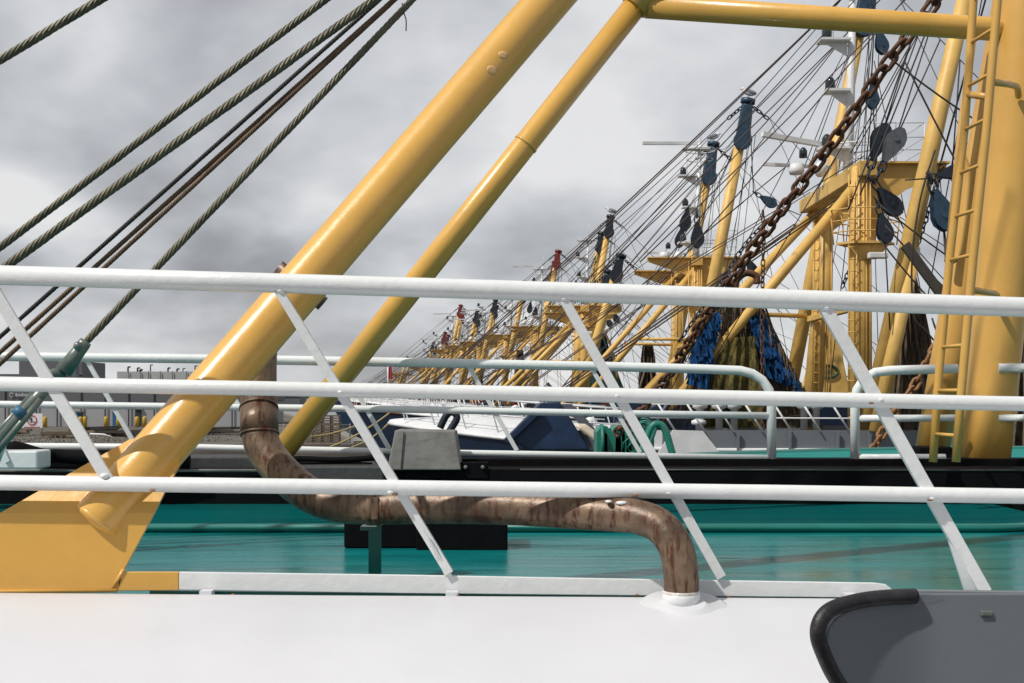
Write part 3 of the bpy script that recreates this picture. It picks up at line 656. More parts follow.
def gantry_ship(name_label, Xg, Yc, hh=13.0, hl=1.3, hullm=NAVY, deckm=WFAR, bul=None, headm=BSTL, seed=1, detail=2, wr=0.016, bow=-13.2, zt=-0.8, gh=6.1, emast=True, lean=((-0.4, 2.15), (-0.4, 2.15)), stripes=WFAR, yel=YELF, plats=True, sheer=0.5, boomr=0.27):
    rnd = random.Random(seed)
    z0 = H-0.9
    root = thing('trawler', name_label, 'fishing boat', (Xg, Yc, 0), 'trawlers moored side by side')
    L = lambda x, y, z: V(Xg+x, Yc+y, H+z)
    hull_parts(root, Xg+bow, Xg+15, 3.7, H+zt, Yc, hullm, deckm, sheer=sheer, mbw=bul, cap=stripes)
    # gantry columns and braces
    for sg in (-1, 1):
        cxo = (0.42 if sg > 0 else -0.12) if seed == 1 else 0.0
        m = MB(); m.tube([L(0.1+cxo-(0.45 if seed == 1 and sg > 0 else 0), sg*3.0, -1.5), L(0.1+cxo, sg*2.95, gh*0.55), L(0.15+cxo, sg*2.9, gh)], [0.30, 0.29, 0.26], 20); col_ = m.build('mast_column', yel, root)
        if detail > 1:
            m = MB()
            for dx_ in (-0.33+cxo, -0.12+cxo):
                m.tube([L(dx_, sg*3.0-0.36, -1.0), L(dx_+0.05, sg*2.9-0.34, gh-0.1)], 0.022, 6)
            z = -0.9
            while z < gh-0.3:
                m.tube([L(-0.33+cxo, sg*3.0-0.36, z), L(-0.12+cxo, sg*3.0-0.36, z)], 0.014, 5); z += 0.32
            m.build('ladder', yel, col_)
            m = MB()
            for dx_ in (0.10+cxo, 0.17+cxo, 0.27+cxo): m.tube([L(dx_, sg*3-0.28, -1), L(dx_+0.03, sg*2.93-0.26, gh)], 0.018, 5)
            pieces(m, 'conduit', yel, col_)
        m = MB(); m.tube([L(-0.05+cxo, sg*2.9, gh-(0.55 if sg < 0 else 0.2)), L(-5.3 if sg < 0 else -5.9, sg*2.1, -0.7)], 0.14, 16); m.build('brace', yel, root)
        if detail > 1:
            m = MB(); m.tube([L(-2.6, sg*2.5, 2.55), L(0, sg*3, 2.5)], 0.075, 10); m.build('brace', yel, root)
            m = MB()
            for dx_ in (0, 0.12): m.tube([L(-0.4+dx_, sg*2.9, gh-0.7), L(-9+dx_, sg*1.6, -0.6)], 0.022, 5)
            pieces(m, 'wire_rope', WIREB, root)
    m = MB(); m.box(L(0.1, 0, gh-0.1), (0.5, 6.6, 0.4)); m.build('gantry_beam', yel, root, 0.02)
    m = MB(); m.box(L(0.1, 0, 2.4), (0.18, 6, 0.18)); m.build('gantry_beam', yel, root, 0.02)
    wr *= 0.8 if seed == 1 else (0.66 if detail > 1 else 0.5)
    for sg in (-1, 1):
        # cantilever wedges fore and aft with an arched underside
        y = sg*2.9; m = MB(); a = [L(0.2, y, gh+0.12), L(2.3, y, gh+0.05), L(2.3, y, gh-0.25)]
        for i in range(7):
            t = i/6; a.append(L(2.1-1.75*math.sin(t*math.pi/2), y, gh-0.38-1.7*(1-math.cos(t*math.pi/2))))
        a.append(L(0.2, y, gh-2.1))
        m.prism(a, (0, 0.09, 0)); m.box(L(1.25, y, gh+0.1), (2.2, 0.34, 0.05)); m.build('arched_bracket', yel, root)
        if seed == 1: continue
        m = MB(); m.prism([L(0, y, gh+0.1), L(-2.1, y, gh+0.1), L(-2.1, y, gh-0.08), L(-0.15, y, gh-0.75)], (0, 0.09, 0)); m.box(L(-1.05, y, gh+0.08), (2.1, 0.5, 0.05)); m.build('bracket', yel, root)
    if plats:
        # crow's basket round the near column
        py_ = 4.0; m = MB(); r = 0.78
        m.prism([L(0.1+r*math.cos(t), -3-r*0.7*math.sin(t)*-1*-1, py_) for t in [math.pi/3*i for i in range(6)]][::-1], (0, 0, 0.06)); 
        m.prism([L(-0.45, -3.3, py_-0.02), L(0.65, -3.3, py_-0.02), L(0.35, -3.25, py_-0.4), L(-0.15, -3.25, py_-0.4)], (0, 0.1, 0)); bk = m.build('basket', yel, root)
        m = MB()
        hx = [L(0.1+(r+0.06)*math.cos(t), -3-(r+0.06)*0.7*math.sin(t), py_) for t in [math.pi/3*i for i in range(6)]]
        for z in (0.33, 0.62, 0.92):
            q_ = [p+V((p.x-Xg-0.1)*0.12*z, (p.y-Yc+3)*0.12*z, z) for p in hx]
            for i in range(6): m.tube([q_[i], q_[(i+1) % 6]], 0.018, 5)
        for p in hx: m.tube([p, p+V((p.x-Xg-0.1)*0.11, (p.y-Yc+3)*0.11, 0.92)], 0.018, 5)
        m.build('guard_rail', yel, bk)
        m = MB(); m.box(L(0.25, -3.6, py_-0.35), (0.5, 0.22, 0.16)); m.box(L(1.25, -3.3, py_-0.25), (0.35, 0.3, 0.3)); pieces(m, 'floodlight', WFAR, root, 0.03)
    # outrigger booms, raised
    heads = []
    for sg in (-1, 1):
        ln = lean[0 if sg < 0 else 1]; ft = L(ln[0], sg*4.1, -0.6); hd = L(ln[1], sg*4.5, hh); u = (hd-ft).normalized(); lb = (hd-ft).length
        m = MB(); m.tube([ft, ft+u*lb*0.45, hd-u*1.0], [boomr, boomr, boomr*0.8], 18)
        bm_ = m.build('outrigger_boom', yel, root)
        m = MB(); m.tube([hd-u*hl, hd-u*(hl-.4), hd-u*0.1, hd], [0.16, 0.22, 0.22, 0.15], 12); m.tube([hd-u*0.25, hd-u*0.05], 0.32, 12)
        m.tube([hd-u*hl, hd-u*0.1], 0.25, 12); m.prism([hd-u*0.4+V(-0.2, -0.36, 0), hd-u*0.4+V(0.2, -0.36, 0), hd-u*hl+V(0.36, -0.36, 0), hd-u*hl+V(-0.28, -0.36, 0)], (0, 0.12, 0))
        
        m.build('boom_head', headm, root); heads.append(hd)
        m = MB(); m.tube([hd-u*(hl+.05)+V(0.05, -0.45, 0), hd-u*(hl+.05)+V(0.05, -0.2, 0)], 0.40, 16); m.build('head_sheave', headm, root)
        m = MB()
        for dd_ in (V(-0.75, 0, -0.62), V(0.8, 0, -0.65)):
            m = MB(); m.chain([hd-u*0.2+dd_*0.3, hd-u*0.2+dd_*1.15], 0.26, 0.15, 0.03, 5, 8); m.build('head_chain', DBLK, root)
    # wires
    def wr_(a, b, r=wr, mt=WIRE, sag=0.0):
        m = MB(); m.tube(sagline(a, b, sag, 6) if sag else [a, b], r, 5); m.build('wire_rope', mt, root)
    for i, sg in enumerate((-1, 1)):
        hd = heads[i]
        c1_ = hd+V(-0.86, 0, -0.85); c2_ = hd+V(0.92, 0, -0.9)
        wr_(c1_, L(bow+0.8, sg*0.5, -0.1), wr*1.3, WIREB, 0.12); wr_(c1_, L(bow+2.6, sg*0.9, -0.3), wr, WIRE, 0.1)
        wr_(hd-V(0.1, 0, 1.2), L(-8.3, sg*2.2, -0.4), wr*1.2, WIREB, 0.1)
        wr_(hd-V(0.15, 0, 1.2), L(-0.2, sg*3.0, gh+0.3), wr); wr_(hd-V(0.15, 0.1, 1.2), L(-0.35, sg*3.2, gh+0.3), wr)
        wr_(hd-V(-0.05, 0, 1.2), L(0.9, sg*3.9, -0.5), wr)
        wr_(hd-V(0, 0, 2.6), L(0.3, sg*3.6, 0.3), wr*0.8)
        wr_(c2_, L(12.5, sg*3.2, 3.2), wr*1.1, WIRE, 0.1); wr_(c2_, L(9.0, sg*3.2, -0.2), wr, WIRE)
        wr_(L(0.1, sg*2.9, gh+0.3), L(bow+1.8, 0, 0.0), wr, WIREB, 0.15); wr_(L(-2.0, sg*2.9, gh), L(bow+3.2, sg*0.7, -0.2), wr)
        wr_(L(2.2, sg*2.9, gh), L(12, sg*3.2, -0.2), wr); wr_(L(2.2, sg*2.9, gh-.1), L(8, sg*3.0, -0.4), wr*1.2, WIREB)
        wr_(L(2.1, sg*2.9, gh), L(2.5, sg*3.5, -0.8), wr*0.9)
        if detail > 1:
            wr_(hd-V(0.1, 0, 1.2), L(-4.6, sg*2.4, -0.3), wr); wr_(hd-V(-0.1, 0, 1.6), L(1.6, sg*3.0, gh), wr); wr_(hd-V(-0.3, 0, 1.6), L(2.1, sg*3.0, gh), wr)
            wr_(hd-V(-0.1, 0, 3.0), L(4.5, sg*3.4, -0.3), wr)
            m = MB(); m.chain([L(2.2, sg*2.9, gh-0.05), L(1.2, sg*3.3, 3.4)], 0.20, 0.12, 0.022, 5, 8); m.build('chain', DBLK, root)
            if seed == 1: continue
            m = MB(); teardrop(m, L(0.0+0.3*sg, sg*3.0, gh+2.3), 1.05, V(-0.15, 0, -1), 0.22); m.tube([L(0.3*sg, sg*3, gh+2.3), hd-V(0.1, 0, 2.6)], wr, 5); m.build('pulley_block', DBLK, root)
            m = MB(); teardrop(m, L(2.4, sg*3.0, gh+0.05), 0.95, V(0.35, 0, -0.8), 0.22); m.build('pulley_block', DBLK, root)
    wr_(heads[0]-V(0, 0, 0.8), L(0.1, 2.9, gh), wr); wr_(heads[1]-V(0, 0, 0.8), L(0.1, -2.9, gh), wr)
    wr_(heads[0]-V(0, 0, 0.3), heads[1]-V(0, 0, 0.3), wr*0.9, WIRE, 0.8)
    # electronics mast
    if emast:
        ex, ey = 0.62, 0.6; m = MB(); eh = hh-0.9
        m.tube([L(ex, ey, gh), L(ex+0.1, ey, gh+2.5), L(ex+0.2, ey, eh)], [0.16, 0.13, 0.09], 12); em = m.build('electronics_mast', WFAR, root)
        m = MB()
        for (zz, wd, sg) in ((gh+1.2, 0.9, -1), (gh+2.9, 0.7, -1), (gh+4.4, 0.9, -1), (eh-0.3, 1.3, 0)):
            m = MB(); m.box(L(ex+sg*wd*0.45, ey, zz), (wd, 0.6, 0.07)); m.prism([L(ex, ey-0.03, zz-0.03), L(ex+sg*wd*0.8, ey-0.03, zz-0.03), L(ex, ey-0.03, zz-0.45)], (0, 0.06, 0)); m.build('bracket', WFAR, em)
        m = MB()
        for (zz, sg) in ((gh+1.2, -0.6), (gh+2.9, -0.5), (gh+4.4, -0.6)):
            m.lathe(L(ex+sg, ey, zz+0.04), [(0.12, 0), (0.15, 0.05), (0.15, 0.26), (0.09, 0.36), (0.04, 0.4)], 10)
        m.lathe(L(ex-1.35, ey-0.2, gh+0.9), [(0.12, 0), (0.12, .2), (.05, .3)], 10)
        pieces(m, 'navigation_lamp', GLAS, em)
        m = MB()
        m.bar(L(ex-2.6, ey-0.4, gh+1.55 if seed % 2 else eh-0.1), L(ex-0.6+(0.8 if seed % 2 == 0 else 0), ey+0.2, gh+1.35 if seed % 2 else eh+0.02), 0.16, 0.14)
        m.build('radar_scanner', WFAR, em); m = MB(); m.bar(L(ex-2.5, ey, gh+0.75), L(ex-0.4, ey+0.3, gh+0.7), 0.1, 0.09)
        m.lathe(L(ex-1.5, ey, gh+0.45), [(0.2, 0), (0.24, .1), (0.2, .3)], 12); m.build('radar_scanner', WFAR, em)
        m = MB(); m.lathe(L(ex+0.8, ey, gh+0.4), [(0.1, 0), (0.25, 0.15), (0.27, 0.35), (0.18, 0.52), (0.05, 0.58)], 14); m.lathe(L(ex-0.9, ey-0.4, gh+0.3), [(0.08, 0), (0.18, 0.12), (0.2, 0.3), (0.05, 0.45)], 14); pieces(m, 'radome', WFAR, em)
        m = MB()
        rngs = [(0.75, eh-0.35), (0.62, eh-0.8), (0.8, gh+1.25)] if detail > 1 else [(0.7, eh-0.35)]
        for (r, zz) in rngs:
            m.tube([L(ex+0.2+r*math.cos(t), ey+r*math.sin(t), zz) for t in [math.pi*2*i/16 for i in range(17)]], 0.022, 5)
        for i in range(4): t = i*1.57; m.tube([L(ex+0.2, ey, eh-0.4), L(ex+0.2+0.7*math.cos(t), ey+0.7*math.sin(t), eh-0.35)], 0.02, 5)
        m.tube([L(ex+0.25, ey, eh), L(ex+0.25, ey, eh+1.0)], 0.015, 5); m.tube([L(ex-0.4, ey, gh+4.4), L(ex-0.45, ey, gh+5.9)], 0.012, 5)
        m.build('hoop_rail', WFAR, em)
        # railed lookout platform aft of the gantry
        m = MB(); x0, x1, ya, yb = 0.6, 2.2, -1.5, 1.5
        for zz in (0.4, 0.75, 1.1, 1.5):
            q_ = [L(x0, ya, gh+zz), L(x1, ya, gh+zz), L(x1, yb, gh+zz), L(x0, yb, gh+zz)]
            for i in range(4): m.tube([q_[i], q_[(i+1) % 4]], 0.014, 4)
        for (x, y) in ((x0, ya), (x1, ya), (x1, yb), (x0, yb), ((x0+x1)/2, ya)): m.tube([L(x, y, gh), L(x, y, gh+1.5)], 0.014, 4)
        m.build('lookout_rail', WFAR, root)
    # foredeck railing
    m = MB(); hwf, zef = hull_mesh(Xg+bow, Xg+15, 3.7, H+zt, Yc, sheer, camber=0.5)
    xs_ = [Xg+bow+0.25+0.9*i for i in range(8 if detail > 1 else 6)]
    for sg in (-1, 1):
        tp = [V(x, Yc+sg*hwf(x)*0.92, zef(x)+1.0) for x in xs_]
        m.tube(tp, 0.03, 6); m.tube([p-V(0, 0, 0.42) for p in tp], 0.02, 5)
        for p in tp: m.tube([p, p+V(0.28, 0, -1.0)], 0.022, 5)
    m.build('bow_railing', WFAR, root)
    # deck clutter: bollards, ventilators, anchor davit
    m = MB()
    for k in range(5 if detail > 1 else 3):
        x = rnd.uniform(-8.5, -3); y = rnd.uniform(-2.8, 1); hv = rnd.uniform(0.4, 0.9)
        m.lathe(L(x, y, zt-0.55+0.1), [(0.09, 0), (0.09, hv*0.7), (0.2, hv*0.75), (0.2, hv*0.9), (0.05, hv)], 12)
    pieces(m, 'ventilator', WFAR, root)
    m = MB(); bx0 = rnd.uniform(-7, -5)
    m.prism([L(bx0-1.0, -2.2, -0.9), L(bx0+0.2, -2.2, -0.25), L(bx0+0.7, -2.2, -0.2), L(bx0+1.7, -2.2, -1.3), L(bx0+0.4, -2.2, -1.3)], (0, 1.6, 0)); m.tube([L(bx0, -2.4, -1.1), L(bx0+0.5, -2.4, -0.2)], 0.09, 8)
    m.box(L(-2.5, 0.5, -0.55), (1.6, 2.4, 0.8)); m.build('winch_housing', hullm if hullm is not WFAR else BLUE, root, 0.03)
    return root, L, heads
B_, LB, hB = gantry_ship('navy and grey trawler whose gantry carries the yellow railed basket', 9.32, 35, hl=1.9, hh=14.0, boomr=0.225, seed=1, headm=BSTL, bul=GREY, bow=-12.9, lean=((-0.1, 3.07), (-0.4, 2.5)), wr=0.019, sheer=0.62)
C_, LC, hC = gantry_ship('navy trawler with two blue-headed booms, mid distance between rails', 8.2, 57, seed=2, hl=1.9, headm=BSTL, bow=-13.6, wr=0.022)
X_, LX, hX = gantry_ship('trawler with navy hull and red bow stripe, second row of bows', 4.2, 74, hh=8.2, seed=5, headm=DBLK, hullm=NAVY, bul=REDP, bow=-14.3, wr=0.022, detail=1, stripes=REDP, gh=5.2, emast=False)
D_, LD, hD = gantry_ship('trawler with black boom heads and green net stowed at its gantry', 5.0, 91, seed=3, headm=DBLK, hullm=GRNP, bow=-14.5, wr=0.026, stripes=REDP)
E_, LE, hE = gantry_ship('distant trawler with two dark red boom heads close together', 2.0, 111, seed=4, headm=REDP, hullm=REDP, bow=-14.5, wr=0.028, hh=12.9)
F_, LF, hF = gantry_ship('far trawler with plain yellow booms above the second rail', -4.0, 142, seed=6, headm=DBLK, hullm=NAVY, bow=-14, wr=0.032, hh=11, detail=1)
G_, LG, hG = gantry_ship('far trawler with small red boom heads, left of the plain yellow one', -9.0, 166, seed=8, headm=REDP, hullm=GRNP, bow=-14, wr=0.034, hh=12.2, detail=1)
Hh, LH, hH = gantry_ship('tiny far trawler with short dark booms left of the red-headed one', -15.2, 205, seed=9, headm=DBLK, hullm=NAVY, bow=-14, wr=0.036, hh=8.8, detail=1, gh=4.6)
I_, LI, hI = gantry_ship('farthest trawler at the left end of the moored row', -22.6, 240, seed=10, headm=DBLK, hullm=BLUE, bow=-14, wr=0.038, hh=7.6, detail=1, gh=4.2, emast=False)

m = MB(); m.box(LB(-1.5, 1.2, -0.55), (9.5, 0.2, 0.75)); m.build('inner_casing', NAVY, B_)
m = MB(); m.prism([P(673, 430, 30.85), P(703, 431, 30.85), P(727, 462, 30.85), P(652, 462, 30.85)], (0, 0.08, 0)); m.build('wing_plate', WFAR, B_)
m = MB()
for yy, r_ in ((404, 0.022), (417.5, 0.022)): m.tube([P(650, yy, 31.2), P(860, yy+1, 31.2), P(905, yy+1, 31.2)], r_, 6)
for x in range(672, 900, 29): m.tube([P(x-14, 404, 31.2), P(x+4, 432, 31.2)], 0.028, 6)
m.build('bulwark_railing', WFAR, B_)
for x in (700, 719, 734, 804, 816):
    m = MB(); c_ = P(x, 430, 32.2); m.lathe(c_, [(0.10, -0.3), (0.10, 0.55), (0.2, 0.6), (0.2, 0.74), (0.06, 0.8)], 12); m.build('ventilator', WFAR, B_)
for x in (694, 738, 790, 838, 870): m = MB(); m.box(P(x, 443, 31.19), (0.06, 0.06, 0.62)); m.build('bulwark_rib', GREY, B_)
m = MB(); m.tube([P(913, 255, 30.75), P(876, 432, 30.6)], 0.19, 16); m.build('boom_prop', YELF, B_)
J_, LJ, hJ = gantry_ship('far trawler with grey boom heads standing between the red-headed and plain-boomed ones', -0.8, 126, seed=12, headm=DBLK, hullm=NAVY, bow=-14.3, wr=0.03, hh=11.6, detail=1)
K_, LK, hK = gantry_ship('far trawler with low dark boom heads just left of the plain-boomed one', -6.4, 153, seed=14, headm=DBLK, hullm=REDP, bow=-14, wr=0.032, hh=10.6, detail=1)
M_, LM, hM = gantry_ship('far trawler with short red boom heads second from the small red-headed one', -12.2, 186, seed=16, headm=REDP, hullm=NAVY, bow=-14, wr=0.034, hh=9.6, detail=1, gh=5.0)
# blue bow gear of the navy and grey trawler
m = MB()
m.prism([P(508, 437, 30.4), P(540, 403, 30.4), P(560, 402, 30.4), P(590, 450, 30.4), P(530, 450, 30.4)], (0, 1.4, 0))
m.prism([P(503, 440, 30.2), P(536, 408, 30.2), P(543, 412, 30.2), P(508, 445, 30.2)], (0, 0.35, 0)); m.build('anchor_pocket', BLUE, B_, 0.03)
m = MB(); m.grid(lambda u, v: P(560+34*math.sin(v*1.5)+12*u, 404+50*v, 30.2+1.6*u), 5, 8); m.build('curved_plate', BLUE, B_)
m = MB(); m.tube([P(545, 385+0, 30.8), P(560, 402, 30.8)], 0.12, 10); m.tube(smoothpath([P(440, 428, 29.9), P(446, 416, 29.9), P(452, 412, 29.9), P(457, 418, 29.9), P(449, 432, 29.9)]), 0.09, 8); pieces(m, 'roller_fairlead', DBLK, B_)
# funnel with oval emblem
m = MB(); YF = 42
m.prism([P(806, 400, YF), P(852, 400, YF), P(844, 362, YF), P(840, 328, YF), P(828, 328, YF), P(816, 362, YF)], (0, 1.2, 0)); fn = m.build('funnel', YELF, C_, 0.05)
m = MB(); m.tube([P(828.5+9.3*math.cos(t), 371.5+6*math.sin(t), YF-0.04) for t in [2*math.pi*i/28 for i in range(29)]], 0.045, 6)
m.prism([P(x+1.5, y, YF-0.06) for x, y in ((820, 371.5), (823, 370.3), (824.5, 369.3), (827, 370.6), (832.5, 370.9), (830, 372.2), (828, 373.7), (825.5, 373.9), (823.5, 372.6))], (0, 0.04, 0)); m.build('oval_emblem', EMB, fn)

# nets
def netmesh(m, top, bot, folds, amp, nu=50, nv=18, jag=0.0):
    def fn(u, v):
        a = top(u); b = bot(u); p = a.lerp(b, v); k = math.sin(u*folds*6.28)*amp*(0.25+v)+0.5*amp*math.sin(u*folds*15+v*3)
        return p+V(noise.noise(V(u*9, v*3, 1))*amp*0.6, k, noise.noise(V(u*14, v*2, 5))*jag*v)
    m.grid(fn, nu, nv)
def net(label, loc, parts, group='nets hung up to dry in the rigging'):
    r = thing('fishing_net', label, 'net', loc, group); 
    for (nm, mt, tp, bt, fo, am) in parts:
        m = MB(); netmesh(m, lambda u, tp=tp: tp[0].lerp(tp[1], u), lambda u, bt=bt: bt[0].lerp(bt[1], u), fo, am); m.build(nm, mt, r)
    return r
YN = 33.0
n1_ = net('broad brown and olive net draped low with shaggy blue patches behind the struts', P(745, 445, YN), [
    ('net_body', NET, (P(716, 296, YN), P(760, 300, YN)), (P(668, 428, YN), P(822, 428, YN)), 2.6, 0.10),
    ('olive_panel', NETY, (P(722, 338, YN-.5), P(756, 336, YN-.5)), (P(706, 428, YN-.55), P(764, 428, YN-.55)), 1.7, 0.10),
    ('blue_panel', FRAY, (P(702, 318, YN-.45), P(718, 312, YN-.45)), (P(686, 384, YN-.5), P(708, 390, YN-.5)), 3, 0.10),
    ('blue_panel', FRAY, (P(752, 316, YN-.5), P(764, 314, YN-.5)), (P(764, 376, YN-.5), P(800, 392, YN-.5)), 4, 0.10)])
def fray(root, quads, n, L=0.5, Yd=YN-0.5, wd=0.028, mt=FRAY, name='frayed_fringe'):
    m = MB()
    for k in range(n):
        (xa, ya), (xb, yb), w_ = random.choice(quads); t = random.random()
        x = xa+(xb-xa)*t+random.uniform(-w_, w_); y = ya+(yb-ya)*t
        c = P(x, y, Yd+random.uniform(-.15, .25)); l = L*random.uniform(.5, 1.2); s_ = random.uniform(-.12, .12)
        m.bar(c, c+V(s_*l+0.05, random.uniform(-.05, .05), -l), wd, wd*0.6, V(0, 1, 0))
    return m.build(name, mt, root)
fray(n1_, [((706, 322), (692, 372), 7), ((716, 312), (700, 385), 5)], 420, L=0.24, wd=0.045)
fray(n1_, [((765, 325), (808, 398), 4)], 160, L=0.5, wd=0.03, mt=NET, name='loose_twine')
fray(n1_, [((755, 318), (764, 350), 6), ((762, 330), (785, 375), 7), ((770, 345), (798, 388), 4)], 620, L=0.24, wd=0.045)
n2_ = net('brown grey net falling in folds right of the near slanting boom', P(905, 450, 31.5), [
    ('net_body', NET, (P(885, 330, 31.9), P(899, 262, 31.9)), (P(862, 462, 31.9), P(925, 462, 31.9)), 7, 0.14),
    ('net_body', NET, (P(899, 290, 31.5), P(912, 262, 31.5)), (P(890, 462, 31.5), P(960, 462, 31.5)), 6, 0.12)])
n3_ = net('brown net bunched at the right edge behind the mast', P(1030, 450, 27), [
    ('net_body', NET, (P(1010, 345, 27), P(1040, 300, 27)), (P(985, 465, 27), P(1070, 465, 27)), 6, 0.15)])
n4_ = net('dark green net with orange rim heaped on the fourth gantry', P(600, 380, 86), [
    ('net_body', mat('dark_green_net', (0.02, 0.06, 0.05), 0.9, var=0.5, vscale=2), (P(584, 318, 86), P(600, 322, 86)), (P(572, 388, 86), P(624, 388, 86)), 4, 0.3)])
m = MB(); m.tube(smoothpath([P(584, 317, 85.6), P(596, 320, 85.6), P(606, 335, 85.6), P(612, 350, 85.6), P(618, 380, 85.6)]), 0.09, 6); m.build('net_rim', CHO, n4_)
for i, (x, y0, y1, Yd, wdt, lb) in enumerate(((648, 345, 392, 60, 12, 'grey brown net bundle between the two navy trawlers'), (520, 350, 388, 108, 8, 'small brown net hanging left of the red boom heads'), (478, 350, 385, 140, 6, 'tiny tan net on the far trawler with plain booms'))):
    net(lb, P(x, y1, Yd), [('net_body', NET, (P(x-wdt*.4, y0, Yd), P(x+wdt*.4, y0, Yd)), (P(x-wdt, y1+8, Yd), P(x+wdt, y1+8, Yd)), 4, 0.25)])

m = MB()
for k in range(22):
    x0 = 718+2*k; x1 = 670+7.0*k; pp_ = [P(x0+(x1-x0)*t+3*math.sin(t*5+k), 298+128*t, YN-0.25-0.12*math.sin(k)) for t in [i/10 for i in range(11)]]
    m.tube(pp_, 0.018, 5)
for k in range(9):
    t = 0.1+0.1*k; m.tube([P(718+(670-718)*t+u*(44+108*t-2), 298+128*t+6*math.sin(u*3.1), YN-0.28) for u in [i/10 for i in range(11)]], 0.014, 5)
m.build('net_cords', mat('dark_net_cord', (0.06, 0.045, 0.03), 0.9), n1_)
# hanging blocks of the near navy/grey trawler
def block(px, py, Yd, L, d, mt, label, hang=None):
    c = P(px, py, Yd); r = thing('pulley_block', label, 'pulley', c, 'pulley blocks hung in the rigging')
    L *= 0.72; m = MB(); teardrop(m, c, L, Vector(d), L*0.3, 0.25); m.build('block_shell', mt, r)
    d = Vector(d).normalized(); m = MB(); m.link(c-d*L*0.1, d, V(0, 1, 0), L*0.3, L*0.2, L*0.03, 5, 10); m.link(c-d*L*0.3, d, V(1, 0, 0.1), L*0.3, L*0.18, L*0.03, 5, 10); m.build('shackle', DBLK, r)
    if hang:
        m = MB()
        for i, (hx, hy) in enumerate(hang): m.tube([c-d*L*0.4 if i == 0 else c+d*L*0.6, P(hx, hy, Yd)], 0.019, 5)
        m.build('fall_rope', WIRE, r)
    return r
block(878, 30, 33, 0.95, (0.25, 0, -1), BSTL, 'blue pulley block just under the high crossbar')
block(872, 84, 33, 0.95, (0.03, 0, -1), BSTL, 'blue lozenge pulley block beside the rusty chain', [(874, 30), (866, 165), (877, 165)])
block(873, 160, 31, 1.35, (0.35, 0, 1), DBLK, 'black pulley block standing left on the gantry arm', [(874, 166), (915, 30), (920, 30)])
block(884, 163, 30.6, 1.35, (0.5, 0, 1), mat('grey_block_steel', (0.10, 0.11, 0.12), 0.5, var=0.3), 'grey pulley block leaning right on the gantry arm', [(884, 168), (930, 30), (940, 40)])
block(934, 190, 30, 1.5, (0.35, 0, -1), BSTL, 'large blue pulley block between boom and ladder', [(928, 176), (950, 330), (955, 320)])
block(936, 176, 30, 0.95, (1, 0, 0.25), DBLK, 'black pointed pulley block against the ladder', [(905, 180), (960, 60)])
block(878, 188, 31, 1.25, (0.5, 0, -0.62), DBLK, 'broad blue-black block beneath the arched bracket', [(878, 180), (920, 260)])
block(880, 213, 30.5, 1.1, (0.25, 0, -1), DBLK, 'black block hanging right of the yellow basket', [(872, 195), (890, 330)])
block(697, 222, 53, 1.6, (0.03, 0, -1), DBLK, 'dark round block left of the mid-distance boom', [(705, 160)])
block(760, 196, 45, 1.0, (0.8, 0, -0.5), BSTL, 'small dark pulley on the stays above the rusty chain', [(750, 120), (800, 215)])

# loose rigging between the navy ships
def loose(label, pts, Yd, r, mt, chain=None, grp=None):
    m = MB()
    pp_ = [P(x, y, Yd) for x, y in pts]
    if chain: m.chain(smoothpath(pp_, 4), *chain, 6, 10)
    else: m.tube(smoothpath(pp_, 4), r, 6)
    o = m.build('chain' if chain else 'rigging_line', mt); tag(o, label, 'chain' if chain else 'rope', grp); return o
loose('orange rusty chain slanting down in front of the brown folded net', [(942, 335), (915, 385), (893, 415), (872, 452)], 20, 0, CHO, (0.22, 0.13, 0.028))
loose('thin dark chain dropping to the left from the small hanging pulley', [(768, 220), (745, 245), (715, 290), (680, 340)], 40, 0, DBLK, (0.25, 0.14, 0.025))
loose('thin chain hanging straight down through the brown net', [(763, 210), (763, 260), (762, 330), (763, 440)], 31.5, 0, CHN, (0.18, 0.10, 0.018))
loose('looped black rope beneath the near rail by the slanting boom', [(935, 150), (920, 200), (912, 260), (914, 315), (925, 330), (940, 345), (932, 318)], 24, 0.02, WIRE)
for i, (a, b, Yd, lb) in enumerate((((880, 0), (600, 272), 36, 'long brown stay crossing in front of the blue boom heads'), ((905, 0), (640, 262), 34, 'brown stay just right of the long crossing one'),
        ((832, 32), (480, 385), 38, 'lowest long stay running to the far railing'), ((850, 30), (520, 385), 37, 'second lowest long stay above the far railing'),
        ((915, 30), (848, 210), 28, 'steep paired wire left of the slanting boom'), ((938, 0), (860, 195), 28, 'steep wire passing behind the leaning grey pulley'), ((905, 62), (1010, 260), 26, 'wire descending rightward behind the ladder'), ((880, 50), (1000, 135), 26, 'upper crossing wire between chain and ladder'),
        ((885, 225), (990, 330), 29, 'first of the dark wires fanning down beneath the big blue block'), ((880, 240), (960, 330), 29, 'second dark wire fanning down beside the basket'), ((880, 205), (1000, 290), 29, 'topmost dark wire fanning down beneath the big blue block'))):
    m = MB(); m.tube(sagline(P(*a, Yd), P(*b, Yd), 0.08), 0.02, 6); o = m.build('stay_wire', WIREB if i < 4 else WIRE); tag(o, lb, 'wire', 'loose stays in the rigging')
m = MB(); m.bar(P(905, 245, 27), P(975, 340, 26.6), 0.35, 0.2); o = m.build('stowed_spar', DWOOD); tag(o, 'dark wooden spar slanting behind the near boom', 'spar')
m = MB(); m.tube(smoothpath([P(735, 292, 9.6), P(737, 280, 9.6), P(746, 273, 9.6), P(756, 276, 9.6), P(757, 284, 9.6)]), 0.028, 8); o = m.build('shackle_hook', CHN); tag(o, 'rusty hook curling beside the heavy chain', 'hook')

